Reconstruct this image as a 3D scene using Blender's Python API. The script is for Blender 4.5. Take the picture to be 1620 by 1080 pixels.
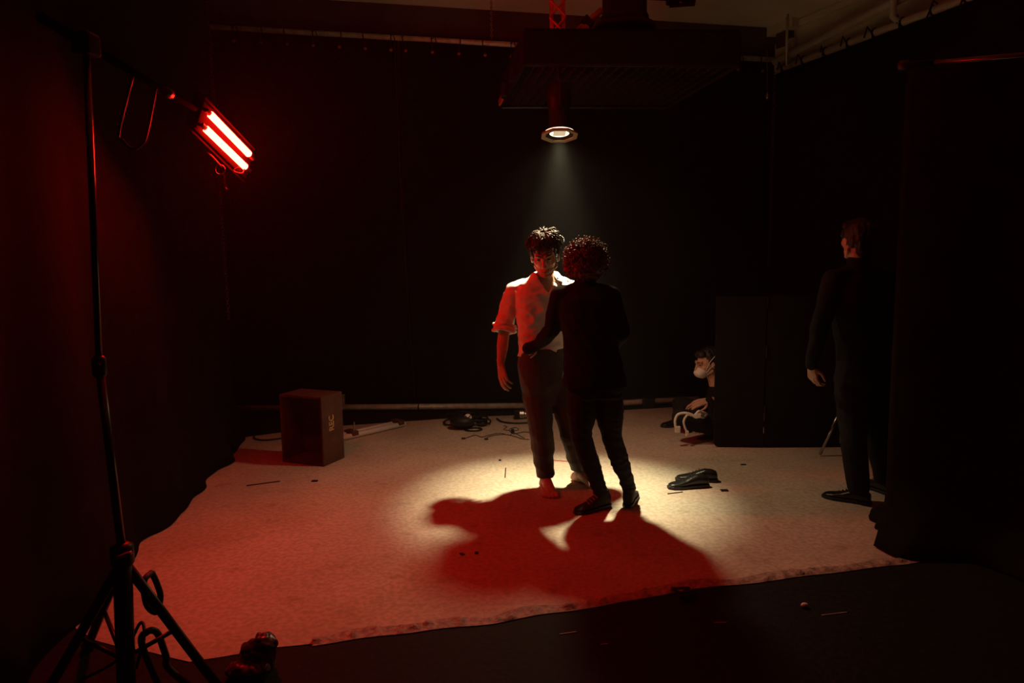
import bpy, bmesh, math, random
import numpy as np
from mathutils import Vector as V, Matrix, noise, Quaternion

random.seed(4)
for o in list(bpy.data.objects): bpy.data.objects.remove(o)
SC = bpy.context.scene
COL = SC.collection

# ------------------------------------------------------------------ camera
FPX, PITCH, ROLL, CAM = 1150.0, math.radians(7.0), 0.015, V((0, 0, 1.63))
CF = V((0, math.cos(PITCH), -math.sin(PITCH)))
CU0 = V((0, math.sin(PITCH), math.cos(PITCH)))
CR = V((1, 0, 0)) * math.cos(ROLL) - CU0 * math.sin(ROLL)
CU = V((1, 0, 0)) * math.sin(ROLL) + CU0 * math.cos(ROLL)
cd = bpy.data.cameras.new('camera'); cam = bpy.data.objects.new('camera', cd); COL.objects.link(cam)
cd.sensor_width = 36; cd.lens = FPX / 1620 * 36; cd.clip_start = 0.02
m = Matrix((CR, CU, -CF)).transposed().to_4x4(); m.translation = CAM
cam.matrix_world = m
SC.camera = cam

# ------------------------------------------------------------------ world, exposure
w = bpy.data.worlds.new('world'); SC.world = w; w.use_nodes = True
w.node_tree.nodes['Background'].inputs[0].default_value = (0, 0, 0, 1)
w.node_tree.nodes['Background'].inputs[1].default_value = 0.0
SC.view_settings.view_transform = 'Standard'; SC.view_settings.look = 'None'
SC.view_settings.exposure = 0.0; SC.view_settings.gamma = 1.0
SC.view_settings.use_curve_mapping = False
SC.cycles.use_denoising = True
SC.cycles.max_bounces = 8; SC.cycles.diffuse_bounces = 5; SC.cycles.volume_bounces = 0
SC.cycles.sample_clamp_indirect = 4.0

SPOT_POWER, SPILL_POWER = 590.0, 74.0
RED_TUBE = (310.0, 2.0, 0.9)
HAZE = 0.003

# ------------------------------------------------------------------ geometry helpers
def ray(x, y): return CF + CR * ((x - 810) / FPX) + CU * ((540 - y) / FPX)
def P(x, y, D): d = ray(x, y); return CAM + d * (D / d.y)          # the point at distance D into the room
def G(x, y, z=0.0): d = ray(x, y); return CAM + d * ((z - CAM.z) / d.z)

def frame(d):
    d = d.normalized(); a = V((0, 0, 1)) if abs(d.z) < .9 else V((1, 0, 0))
    x = a.cross(d).normalized(); return x, d.cross(x), d

class B:
    def __init__(s): s.v = []; s.f = []
    def add(s, vs, fs):
        n = len(s.v); s.v += [V(p) for p in vs]; s.f += [tuple(i + n for i in f) for f in fs]; return s
    def box(s, c, size, M=None):
        hx, hy, hz = size[0] / 2, size[1] / 2, size[2] / 2; vs = []
        for z in (-hz, hz):
            for x, y in ((-hx, -hy), (hx, -hy), (hx, hy), (-hx, hy)):
                p = V((x, y, z)); vs.append((M @ p if M else p) + V(c))
        return s.add(vs, [(3, 2, 1, 0), (4, 5, 6, 7), (0, 1, 5, 4), (1, 2, 6, 5), (2, 3, 7, 6), (3, 0, 4, 7)])
    def tube(s, pts, r, n=8, cap=True, r1=None):
        pts = [V(p) for p in pts]; N = len(pts); vs = []; fs = []
        t = (pts[1] - pts[0]).normalized(); X, Y, _ = frame(t)
        for i, p in enumerate(pts):
            a = pts[max(i - 1, 0)]; b = pts[min(i + 1, N - 1)]; t2 = (b - a)
            t2 = t2.normalized() if t2.length > 1e-9 else t
            q = t.rotation_difference(t2); X = q @ X; Y = q @ Y; t = t2
            k = i / (N - 1)
            rr = r[i] if isinstance(r, (list, tuple)) else (r if r1 is None else r + (r1 - r) * k)
            for j in range(n):
                w_ = 2 * math.pi * j / n; vs.append(p + (X * math.cos(w_) + Y * math.sin(w_)) * rr)
        for i in range(N - 1):
            for j in range(n):
                fs.append((i * n + j, i * n + (j + 1) % n, (i + 1) * n + (j + 1) % n, (i + 1) * n + j))
        if cap: fs += [tuple(range(n))[::-1], tuple((N - 1) * n + j for j in range(n))]
        return s.add(vs, fs)
    def lathe(s, c, axis, prof, n=24, up=None):
        X, Y, Z = frame(V(axis)); c = V(c); vs = []; fs = []
        for (r, h) in prof:
            for j in range(n):
                a = 2 * math.pi * (j + .5) / n; vs.append(c + X * (r * math.cos(a)) + Y * (r * math.sin(a)) + Z * h)
        m_ = len(prof)
        for i in range(m_ - 1):
            for j in range(n): fs.append((i * n + j, i * n + (j + 1) % n, (i + 1) * n + (j + 1) % n, (i + 1) * n + j))
        fs += [tuple(range(n))[::-1], tuple((m_ - 1) * n + j for j in range(n))]
        return s.add(vs, fs)
    def ell(s, c, rad, R=None, n=14, k=9):
        c = V(c); vs = [c + (R @ V((0, 0, -rad[2])) if R else V((0, 0, -rad[2])))]; fs = []
        for i in range(1, k):
            t = -math.pi / 2 + math.pi * i / k
            for j in range(n):
                a = 2 * math.pi * j / n
                p = V((rad[0] * math.cos(t) * math.cos(a), rad[1] * math.cos(t) * math.sin(a), rad[2] * math.sin(t)))
                vs.append(c + (R @ p if R else p))
        p = V((0, 0, rad[2])); vs.append(c + (R @ p if R else p)); last = len(vs) - 1
        for j in range(n):
            fs.append((0, 1 + (j + 1) % n, 1 + j)); b = 1 + (k - 2) * n
            fs.append((last, b + j, b + (j + 1) % n))
        for i in range(k - 2):
            for j in range(n): a = 1 + i * n; fs.append((a + j, a + (j + 1) % n, a + n + (j + 1) % n, a + n + j))
        return s.add(vs, fs)
    def ball(s, c, r): return s.ell(c, (r, r, r), None, 12, 8)
    def cap(s, p0, p1, r0, r1=None):
        r1 = r0 if r1 is None else r1; p0 = V(p0); p1 = V(p1)
        s.ball(p0, r0); s.ball(p1, r1)
        if (p1 - p0).length > 1e-5: s.tube([p0, p1], r0, 14, True, r1)
        return s
    def limb(s, *pr):
        for (a, ra), (b, rb) in zip(pr, pr[1:]): s.cap(a, b, ra, rb)
        return s
    def loft(s, rings, n=20):
        vs = []; fs = []
        for (c, a, b) in rings:
            c = V(c); a = V(a); b = V(b)
            for j in range(n):
                t = 2 * math.pi * j / n; ca, sa = math.cos(t), math.sin(t)
                e = .85; ca = math.copysign(abs(ca) ** e, ca); sa = math.copysign(abs(sa) ** e, sa)
                vs.append(c + a * ca + b * sa)
        for i in range(len(rings) - 1):
            for j in range(n): fs.append((i * n + j, i * n + (j + 1) % n, (i + 1) * n + (j + 1) % n, (i + 1) * n + j))
        fs += [tuple(range(n))[::-1], tuple((len(rings) - 1) * n + j for j in range(n))]
        return s.add(vs, fs)
    def prism(s, poly, d):
        n = len(poly); d = V(d); vs = [V(p) for p in poly] + [V(p) + d for p in poly]
        return s.add(vs, [tuple(range(n))[::-1], tuple(range(n, 2 * n))] + [(i, (i + 1) % n, n + (i + 1) % n, n + i) for i in range(n)])
    def mesh(s, name):
        me = bpy.data.meshes.new(name); me.from_pydata([tuple(p) for p in s.v], [], s.f)
        bm = bmesh.new(); bm.from_mesh(me); bmesh.ops.recalc_face_normals(bm, faces=bm.faces); bm.to_mesh(me); bm.free()
        return me
    def build(s, name, mat, parent=None, smooth=False, bevel=0, loc=None):
        return link(name, s.mesh(name), mat, parent, smooth, bevel, loc)
    def blob(s, name, mat, parent=None, vox=.006, sm=4, fn=None, cut=None, nrm=None, thick=0):
        me = s.mesh(name); o = bpy.data.objects.new('tmp', me); COL.objects.link(o)
        r = o.modifiers.new('r', 'REMESH'); r.mode = 'VOXEL'; r.voxel_size = vox
        if sm: k = o.modifiers.new('s', 'SMOOTH'); k.factor = .5; k.iterations = sm
        dg = bpy.context.evaluated_depsgraph_get(); me2 = bpy.data.meshes.new_from_object(o.evaluated_get(dg))
        bpy.data.objects.remove(o); bpy.data.meshes.remove(me); me2.name = name
        if fn or cut:
            bm = bmesh.new(); bm.from_mesh(me2); bm.normal_update()
            if fn:
                new = [v.co + v.normal * fn(v.co, v.normal) for v in bm.verts]
                for v, c in zip(bm.verts, new): v.co = c
            if cut: bmesh.ops.delete(bm, geom=[v for v in bm.verts if cut(v.co)], context='VERTS')
            bm.to_mesh(me2); bm.free()
        ob = link(name, me2, mat, parent, True, 0)
        if thick:
            q = ob.modifiers.new('t', 'SOLIDIFY'); q.thickness = thick; q.offset = -1
        return ob

def wloc(o):
    l = V((0, 0, 0))
    while o: l += o.location; o = o.parent
    return l
def link(name, me, mat, parent=None, smooth=False, bevel=0, loc=None):
    """one mesh object; its origin lies at the thing's base"""
    o = bpy.data.objects.new(name, me); COL.objects.link(o)
    if parent: base = wloc(parent)
    elif loc is not None: base = V(loc)
    else:
        n = len(me.vertices); a = np.empty(n * 3); me.vertices.foreach_get('co', a); a = a.reshape(-1, 3)
        base = V(((a[:, 0].min() + a[:, 0].max()) / 2, (a[:, 1].min() + a[:, 1].max()) / 2, a[:, 2].min()))
    me.transform(Matrix.Translation(-base))
    if parent: o.parent = parent
    else: o.location = base
    if mat: me.materials.clear(); me.materials.append(mat)
    if smooth: me.polygons.foreach_set('use_smooth', [True] * len(me.polygons))
    if bevel:
        b = o.modifiers.new('b', 'BEVEL'); b.width = bevel; b.segments = 2; b.limit_method = 'ANGLE'
    return o
def tag(o, label=None, cat=None, group=None, kind=None):
    if label: o['label'] = label
    if cat: o['category'] = cat
    if group: o['group'] = group
    if kind: o['kind'] = kind
    return o
def thing(name, loc, label, cat, group=None):
    o = bpy.data.objects.new(name, None); COL.objects.link(o); o.location = loc; o.empty_display_size = .05
    return tag(o, label, cat, group)
def dup(o, parent, delta=None):
    c = o.copy(); COL.objects.link(c); c.parent = parent
    if delta is not None: c.location = V(o.location) + V(delta)
    return c
def curve_pts(pts, n=6):
    """Catmull-Rom through the points"""
    p = [V(q) for q in pts]; p = [p[0] * 2 - p[1]] + p + [p[-1] * 2 - p[-2]]; out = []
    for i in range(1, len(p) - 2):
        for k in range(n):
            t = k / n; a, b, c, d = p[i - 1:i + 3]
            out.append(.5 * ((2 * b) + (c - a) * t + (2 * a - 5 * b + 4 * c - d) * t * t + (3 * b - a - 3 * c + d) * t ** 3))
    return out + [p[-2]]

# ------------------------------------------------------------------ materials
def mat(name, col, rough=.6, metal=0, var=0, scale=20, bump=0, bscale=60, emit=None, estr=1, spec=.5, col2=None, trans=0, sheen=0, coat=0):
    M = bpy.data.materials.new(name); M.use_nodes = True; nt = M.node_tree; b = nt.nodes['Principled BSDF']
    b.inputs['Base Color'].default_value = (*col, 1); b.inputs['Roughness'].default_value = rough
    b.inputs['Metallic'].default_value = metal; b.inputs['Specular IOR Level'].default_value = spec
    b.inputs['Coat Weight'].default_value = coat
    if sheen: b.inputs['Sheen Weight'].default_value = sheen
    if trans: b.inputs['Transmission Weight'].default_value = trans
    tc = nt.nodes.new('ShaderNodeTexCoord')
    if var or col2:
        n = nt.nodes.new('ShaderNodeTexNoise'); n.inputs['Scale'].default_value = scale; n.inputs['Detail'].default_value = 6
        nt.links.new(tc.outputs['Object'], n.inputs['Vector'])
        r = nt.nodes.new('ShaderNodeValToRGB'); r.color_ramp.elements[0].position = .32; r.color_ramp.elements[1].position = .68
        c2 = col2 or tuple(min(1, c * (1 + var)) for c in col); c1 = col if col2 else tuple(c * (1 - var) for c in col)
        r.color_ramp.elements[0].color = (*c1, 1); r.color_ramp.elements[1].color = (*c2, 1)
        nt.links.new(n.outputs['Fac'], r.inputs['Fac']); nt.links.new(r.outputs['Color'], b.inputs['Base Color'])
    if bump:
        n2 = nt.nodes.new('ShaderNodeTexNoise'); n2.inputs['Scale'].default_value = bscale; n2.inputs['Detail'].default_value = 5
        nt.links.new(tc.outputs['Object'], n2.inputs['Vector'])
        bp = nt.nodes.new('ShaderNodeBump'); bp.inputs['Strength'].default_value = bump; bp.inputs['Distance'].default_value = .01
        nt.links.new(n2.outputs['Fac'], bp.inputs['Height']); nt.links.new(bp.outputs['Normal'], b.inputs['Normal'])
    if emit:
        b.inputs['Emission Color'].default_value = (*emit, 1); b.inputs['Emission Strength'].default_value = estr
    return M
M_blackcloth = mat('black molton', (.008, .0085, .009), 1, var=.25, scale=8, bump=.1, bscale=300, spec=.1)
M_blackfloor = mat('black studio floor', (.007, .0075, .008), .75, var=.5, scale=30, bump=.3, bscale=40, spec=.2)
M_wallbeige = mat('beige plaster', (.70, .60, .47), .9, var=.12, scale=3, bump=.15, bscale=30)
M_walldark = mat('dark maroon tone', (.09, .05, .045), .9, var=.2, scale=4, bump=.1)  # one dark maroon tone for back wall, left wall and capital
M_ceil = mat('ceiling paint', (.78, .68, .54), .9, var=.08, scale=2, bump=.1, bscale=20)
M_pipe = mat('scaffold pipe', (.62, .55, .47), .35, .15, var=.25, scale=14, bump=.05)
M_pipepaint = mat('cream painted pipe', (.55, .47, .38), .5, var=.12, scale=9)
M_chrome = mat('chrome', (.55, .53, .52), .18, 1)
M_dark = mat('dark anodised steel', (.10, .095, .09), .3, 1)
M_flag = mat('matt black paint', (.004, .004, .004), 1, spec=0)
M_black = mat('black plastic', (.012, .012, .013), .45, spec=.4)
M_blackmetal = mat('black metal', (.018, .017, .017), .4, .3, var=.3, scale=40)
M_rubber = mat('black rubber', (.010, .010, .010), .55)
M_blackboard = mat('black board', (.008, .008, .009), .85, var=.3, scale=10, spec=.15)
M_white = mat('white plastic', (.72, .70, .66), .45)
M_skin = mat('skin', (.52, .31, .22), .62, spec=.3, var=.10, scale=30, bump=.08, bscale=250, sheen=.05)
M_skin2 = mat('skin light', (.58, .37, .28), .62, spec=.3, var=.10, scale=30, bump=.08, bscale=250)
M_shirt = mat('white cotton', (.80, .76, .70), .85, var=.04, scale=30, bump=.12, bscale=220, sheen=.1)
M_trouser = mat('grey wool', (.060, .052, .043), .85, var=.2, scale=90, bump=.12, bscale=400, sheen=.1)
M_jacket = mat('black cotton', (.010, .010, .011), .9, var=.3, scale=40, bump=.1, bscale=200, spec=.15)
M_jeans = mat('black denim', (.013, .013, .016), .85, var=.35, scale=160, bump=.15, bscale=400, spec=.2)
M_hair = mat('dark brown hair', (.030, .017, .011), .4, var=.35, scale=60, bump=.3, bscale=160)
M_curl = mat('curly brown hair', (.13, .065, .035), .35, var=.35, scale=50)
M_hairblack = mat('black hair', (.012, .009, .008), .5, var=.3, scale=60, bump=.4, bscale=140)
M_shoe = mat('black leather', (.012, .011, .011), .3, spec=.5, bump=.06, bscale=90)
M_sneaker = mat('dark canvas', (.028, .024, .022), .85, var=.3, scale=80, bump=.1, bscale=200, spec=.2)
M_lace = mat('red lace', (.45, .05, .05), .7)
M_eye = mat('eye', (.03, .02, .015), .15)
M_lip = mat('lip', (.36, .15, .12), .5)
M_crate = mat('stained plywood', (.13, .05, .032), .65, col2=(.07, .028, .019), scale=14, bump=.25, bscale=35)
M_paint = mat('ochre stencil paint', (.60, .42, .16), .7, var=.2, scale=60)
M_brass = mat('brass', (.55, .38, .16), .3, 1)
M_orange = mat('orange steel', (.62, .16, .05), .45, .2, var=.2, scale=30)
M_tape = mat('crumpled tape', (.34, .24, .20), .6, var=.4, scale=40, bump=.5, bscale=60)
M_bag = mat('thin clear plastic', (.5, .45, .43), .2, trans=.6)
M_steel = mat('galvanised steel', (.42, .40, .38), .35, .9, var=.2, scale=30)
M_string = mat('grey string', (.16, .15, .14), .8)

# vinyl: worn pale sheet
def vinyl():
    M = mat('worn pale vinyl', (.56, .47, .385), .55, spec=.3); nt = M.node_tree; b = nt.nodes['Principled BSDF']
    tc = nt.nodes['Texture Coordinate']
    def nz(sc, det, lo, hi, c1, c2):
        n = nt.nodes.new('ShaderNodeTexNoise'); n.inputs['Scale'].default_value = sc; n.inputs['Detail'].default_value = det
        nt.links.new(tc.outputs['Object'], n.inputs['Vector'])
        r = nt.nodes.new('ShaderNodeValToRGB'); r.color_ramp.elements[0].position = lo; r.color_ramp.elements[1].position = hi
        r.color_ramp.elements[0].color = (*c1, 1); r.color_ramp.elements[1].color = (*c2, 1)
        nt.links.new(n.outputs['Fac'], r.inputs['Fac']); return n, r
    n1, a = nz(1.6, 8, .35, .65, (.50, .41, .33), (.60, .51, .42))
    n2, c = nz(38, 6, .40, .60, (.84, .82, .80), (1.06, 1.05, 1.04))
    n3, d = nz(7, 10, .28, .42, (.80, .77, .74), (1, 1, 1))
    x = None
    for r in (c, d):
        mx = nt.nodes.new('ShaderNodeMixRGB'); mx.blend_type = 'MULTIPLY'; mx.inputs[0].default_value = 1
        nt.links.new((x or a).outputs[0], mx.inputs[1]); nt.links.new(r.outputs['Color'], mx.inputs[2]); x = mx
    nt.links.new(x.outputs[0], b.inputs['Base Color'])
    bp = nt.nodes.new('ShaderNodeBump'); bp.inputs['Strength'].default_value = .25; bp.inputs['Distance'].default_value = .004
    nt.links.new(n2.outputs['Fac'], bp.inputs['Height']); nt.links.new(bp.outputs['Normal'], b.inputs['Normal'])
    return M
M_vinyl = vinyl()

# ================================================================== ROOM
BL, BR = V((-3.12, 7.72, 0)), V((2.95, 8.25, 0))           # back wall line
RW = V((5.45, 1.0, 0))                                      # right wall runs from BR to here
LW = V((-4.3, 1.0, 0))
CEIL = 4.22
def onback(x, y, off=0.0):
    """the point of the back wall plane, off metres in front of it, seen at this pixel"""
    n = V((-(BR - BL).y, (BR - BL).x, 0)).normalized(); p0 = BL - n * off; d = ray(x, y)
    return CAM + d * ((p0 - CAM).dot(n) / d.dot(n))
def onright(x, y, off=0.0):
    n = V(((BR - RW).y, -(BR - RW).x, 0)).normalized()
    if n.x > 0: n = -n
    p0 = BR + n * off; d = ray(x, y); return CAM + d * ((p0 - CAM).dot(n) / d.dot(n))
tag(B().add([(-6, -1.5, 0), (7, -1.5, 0), (7, 9, 0), (-6, 9, 0), (-6, -1.5, -.1), (7, -1.5, -.1), (7, 9, -.1), (-6, 9, -.1)],
    [(0, 1, 2, 3), (7, 6, 5, 4), (0, 4, 5, 1), (1, 5, 6, 2), (2, 6, 7, 3), (3, 7, 4, 0)]).build('floor', M_blackfloor), 'black studio floor', kind='structure')
def wall(name, a, b, z0, z1, t, m_, out):
    a = V(a); b = V(b); n = V((-(b - a).y, (b - a).x, 0)).normalized(); n = n if n.dot(V(out)) > 0 else -n
    p = [a + V((0, 0, z0)), b + V((0, 0, z0)), b + V((0, 0, z1)), a + V((0, 0, z1))]
    return tag(B().prism(p, n * t).build(name, m_), kind='structure')
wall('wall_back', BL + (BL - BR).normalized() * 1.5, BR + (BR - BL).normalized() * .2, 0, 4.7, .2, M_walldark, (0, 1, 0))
wall('wall_right', BR + V((.0, .0, 0)), RW, 0, CEIL, .2, M_wallbeige, (1, 0, 0))
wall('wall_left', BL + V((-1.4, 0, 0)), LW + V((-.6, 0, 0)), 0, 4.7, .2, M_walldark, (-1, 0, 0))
cA, cB = onback(520, 0), onback(1190, 42)
def cz(x): return cA.z + (cB.z - cA.z) * (x - cA.x) / (cB.x - cA.x)
tag(B().prism([(-5.5, -1.2, cz(-5.5)), (6.5, -1.2, cz(6.5)), (6.5, 9.2, cz(6.5)), (-5.5, 9.2, cz(-5.5))], (0, 0, .2)).build('ceiling', M_ceil), kind='structure')

# haze hanging in the room
Mh = bpy.data.materials.new('haze'); Mh.use_nodes = True; nt = Mh.node_tree; nt.nodes.remove(nt.nodes['Principled BSDF'])
vs = nt.nodes.new('ShaderNodeVolumeScatter'); vs.inputs['Density'].default_value = HAZE; vs.inputs['Anisotropy'].default_value = .2
nt.links.new(vs.outputs[0], nt.nodes['Material Output'].inputs['Volume'])
if HAZE > 0:
    tag(B().prism([(-2.5, -1.0, .03), (5.0, -1.0, .03), (5.0, 1.2, .03), (2.75, 7.75, .03), (-2.7, 7.25, .03)], (0, 0, 3.72)).build('haze', Mh), 'thin haze hanging in the studio air around the lamps', 'haze', kind='stuff')

# ------------------------------------------------------------------ vinyl sheet on the floor
def edge(pts, n, amp, sc):
    out = []
    for a, b in zip(pts, pts[1:]):
        a = V(a); b = V(b); t = V((-(b - a).y, (b - a).x, 0)).normalized()
        for k in range(n):
            p = a.lerp(b, k / n); out.append(p + t * (noise.noise(p * sc) * amp))
    return out + [V(pts[-1])]
front = edge([G(150, 1014), G(300, 1048), (-1.0, 2.87, 0), (-.05, 3.075, 0), (.87, 3.35, 0), (2.31, 3.67, 0), (2.75, 3.78, 0)], 14, .02, 4)
back = edge([(3.0, 4.2, 0), (3.0, 6.6, 0), (2.3, 7.3, 0), (1.9, 7.47, 0), (.6, 7.22, 0), (-.4, 7.12, 0), (-1.06, 6.96, 0), (-1.75, 6.8, 0), (-2.4, 6.45, 0), (-2.7, 6.2, 0), (-2.6, 4.5, 0), (-2.3, 3.6, 0), G(120, 995)], 6, .015, 3)
outl = front + back
vb = B()
n_ = len(outl); vs_ = [p + V((0, 0, .0005)) for p in outl] + [p + V((0, 0, .004)) for p in outl]
vb.add(vs_, [tuple(range(n_, 2 * n_))] + [(i, (i + 1) % n_, n_ + (i + 1) % n_, n_ + i) for i in range(n_)])
sheet = vb.build('vinyl_floor_sheet', M_vinyl)
tag(sheet, 'large worn pale vinyl sheet spread over the black studio floor', 'floor sheet')
# crumpled taped rim along the front edge: a ribbon of uneven ridges
for pi_, (i0, i1) in enumerate(((30, 52), (52, 76))):
    rb = B(); vs_ = []; fs_ = []; K = 7; fine = []
    for a, b in zip(front[i0:i1 + 1], front[i0 + 1:i1 + 1]):
        for k in range(6): fine.append(a.lerp(b, k / 6))
    fine.append(front[i1])
    for i, p in enumerate(fine):
        a = fine[max(i - 1, 0)]; b = fine[min(i + 1, len(fine) - 1)]; t = (b - a).normalized(); nn = V((-t.y, t.x, 0))
        wd = .075 + .035 * noise.noise(p * 5)
        for j in range(K):
            u_ = j / (K - 1); q = p + nn * (u_ * wd - .02) + V((0, 0, .0045))
            h = max(0, noise.noise(V((p.x * 22, p.y * 22, u_ * 3)))) * .034 * math.sin(math.pi * min(1, max(0, u_))) ** .7
            h += .010 * abs(noise.noise(V((p.x * 60, p.y * 60, u_ * 6)))) * math.sin(math.pi * u_)
            vs_.append(q + V((0, 0, h)))
    for i in range(len(fine) - 1):
        for j in range(K - 1): fs_.append((i * K + j, (i + 1) * K + j, (i + 1) * K + j + 1, i * K + j + 1))
    rb.add(vs_, fs_); rb.build('tape_strip', M_tape, sheet, True)

# ------------------------------------------------------------------ curtains
def drape(name, line, z1, label, fold=.03, freq=9, puddle=0, z0=.012, m_=M_blackcloth, nz=22, group=None, parent=None, thick=.004):
    """cloth hung along a floor line; z1 = height of the top along it (function of 0..1)"""
    pts = [V(p) for p in line]; L = [0]
    for a, b in zip(pts, pts[1:]): L.append(L[-1] + (b - a).length)
    N = int(L[-1] / .035) + 2; vs_ = []; fs_ = []
    for i in range(N):
        s_ = L[-1] * i / (N - 1); k = max(j for j in range(len(L) - 1) if L[j] <= s_ + 1e-9); t = (s_ - L[k]) / (L[k + 1] - L[k])
        p = pts[k].lerp(pts[k + 1], min(1, t)); d = (pts[k + 1] - pts[k]).normalized(); nn = V((d.y, -d.x, 0))
        for j in range(nz):
            v = j / (nz - 1); z = z0 + (z1(s_ / L[-1]) - z0) * v
            ph = s_ * freq + 2.2 * noise.noise(V((s_ * 1.3, v * .8, len(name))))
            off = fold * (math.sin(ph) * .6 + .8 * noise.noise(V((s_ * 2.1, v * 1.2, 3.7)))) * (1 - .55 * v)
            q = p + nn * off + V((0, 0, z))
            if puddle and v < .12: q += nn * puddle * (1 - v / .12) ** 2 * (.7 + .6 * noise.noise(V((s_ * 3.3, 1.1, 0))))
            vs_.append(q)
    for i in range(N - 1):
        for j in range(nz - 1): fs_.append((i * nz + j, (i + 1) * nz + j, (i + 1) * nz + j + 1, i * nz + j + 1))
    bb = B().add(vs_, fs_)
    if parent: o = bb.build(name, m_, parent, True)
    else: o = bb.build(name, m_, None, True); tag(o, label, 'curtain', group)
    s2 = o.modifiers.new('t', 'SOLIDIFY'); s2.thickness = thick
    return o

pL, pR = onback(345, 44, .12), onback(1222, 95, .12)          # top pipe ends
bdir = (BR - BL).normalized(); bn = V((bdir.y, -bdir.x, 0))     # towards the camera
def topz(x): return pL.z + (pR.z - pL.z) * (x - pL.x) / (pR.x - pL.x)
seam_x = onback(640, 400, .1).x
def bk(x, off): t = (x - BL.x) / (BR.x - BL.x); return BL.lerp(BR, t) + bn * off
rope = None
def curtain_thing(name, xs, label):
    a, b = xs
    base = bk((a + b) / 2, .13); t = thing(name, (base.x, base.y, 0), label, 'curtain', None)
    drape('cloth', [bk(a, .13), bk(b, .13)], lambda k: topz(a + (b - a) * k) - .028, '', fold=.022, freq=5, parent=t)
    n = int((b - a) / .27)
    for i in range(n + 1):
        x = a + .06 + (b - a - .12) * i / n; c = bk(x, .13); z = topz(x)
        tb = B(); rr = .034
        sl = (i * 37 % 11 - 5) * .006
        ring = [V((c.x + sl * math.sin(q / 2), c.y, z)) + V((0, math.cos(q) * rr, math.sin(q) * rr)) for q in [k * math.pi / 5 for k in range(11)]]
        tb.tube(ring, .006, 6); tb.tube([c + V((0, -.02, z - .03)), c + V((0, -.012, z - .075)), c + V((0, -.012, z - .12))], .006, 5)
        if i % 3 == 1: tb.tube([c + V((0, -.035, z)), c + V((.03, -.045, z + .02)), c + V((.05, -.04, z - .05))], .005, 5)
        tb.build('tie', M_black, t)
        B().lathe((c.x, c.y - .012, z - .125), (0, -1, 0), [(.006, 0), (.016, 0), (.016, .004), (.006, .004)], 10).build('eyelet', M_brass, t)
    return t
curtain_thing('black_curtain', (BL.x + .05, seam_x - .015), 'black back curtain beside the hanging chain, ending at the pale seam cord')
curtain_thing('black_curtain', (seam_x + .015, BR.x - .17), 'wide black back curtain behind the couple, from the seam to the corner')
sb = B(); pts = [onback(x, y, .16) for x, y in ((624, 66), (629, 180), (634, 300), (642, 420), (650, 540), (657, 640))]
tag(sb.tube(curve_pts(pts, 5), .0014, 6).build('seam_cord', M_string, None, True), 'thin pale cord hanging down the seam between the back curtains', 'cord')

# left curtain, running along the left side of the sheet
lz = pL.z
tag(drape('black_curtain', [(-2.3, 1.2, 0), (-2.0, 2.2, 0), (-1.99, 2.8, 0), (-2.05, 3.2, 0), (-2.12, 3.6, 0), (-2.2, 4.1, 0), (-2.27, 4.9, 0), (-2.46, 6.3, 0), (-3.05, 7.42, 0)],
      lambda k: lz - .05, 'black side curtain along the rim of the sheet behind the red tubes', fold=.05, freq=6, puddle=.14), None)
# right curtain in the back corner, under the two cream pipes
rA, rB = onright(1228, 112, .14), onright(1505, 6, .14)
rdir = (RW - BR).normalized()
rn = V((-rdir.y, rdir.x, 0)); rn = rn if rn.x < 0 else -rn
def rp(s_, off): return BR + rdir * s_ + rn * off
rt = thing('black_curtain', (rp(1.6, .14).x, rp(1.6, .14).y, 0), 'black curtain tied to the cream pipe along the beige side wall', 'curtain')
sA = (rA - BR).dot(rdir); sB = (rB - BR).dot(rdir)
def rz(s_): return rA.z + (rB.z - rA.z) * (s_ - sA) / (sB - sA)
drape('cloth', [rp(.12, .14), rp(4.6, .14)], lambda k: rz(.12 + 4.48 * k) - .037, '', fold=.03, freq=5, parent=rt)
for i in range(12):
    s_ = .28 + i * .30; c = rp(s_, .14); z = rz(s_); tb = B(); rr = .038; X = rn
    tb.tube([c + V((0, 0, z)) + X * (math.cos(q) * rr) + V((0, 0, math.sin(q) * rr)) for q in [k * math.pi / 5 for k in range(11)]], .009, 6)
    s2 = random.uniform(-1, 1)
    tb.tube([c + X * .04 + V((0, 0, z)), c + X * .05 + rdir * .05 * s2 + V((0, 0, z + .06)), c + X * .05 + rdir * .09 * s2 + V((0, 0, z + .03 * s2))], .009, 5)
    tb.tube([c + X * .04 + V((0, 0, z)), c + X * .05 - rdir * .03 * s2 + V((0, 0, z - .07))], .007, 5)
    tb.build('tie', M_black, rt)

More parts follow.
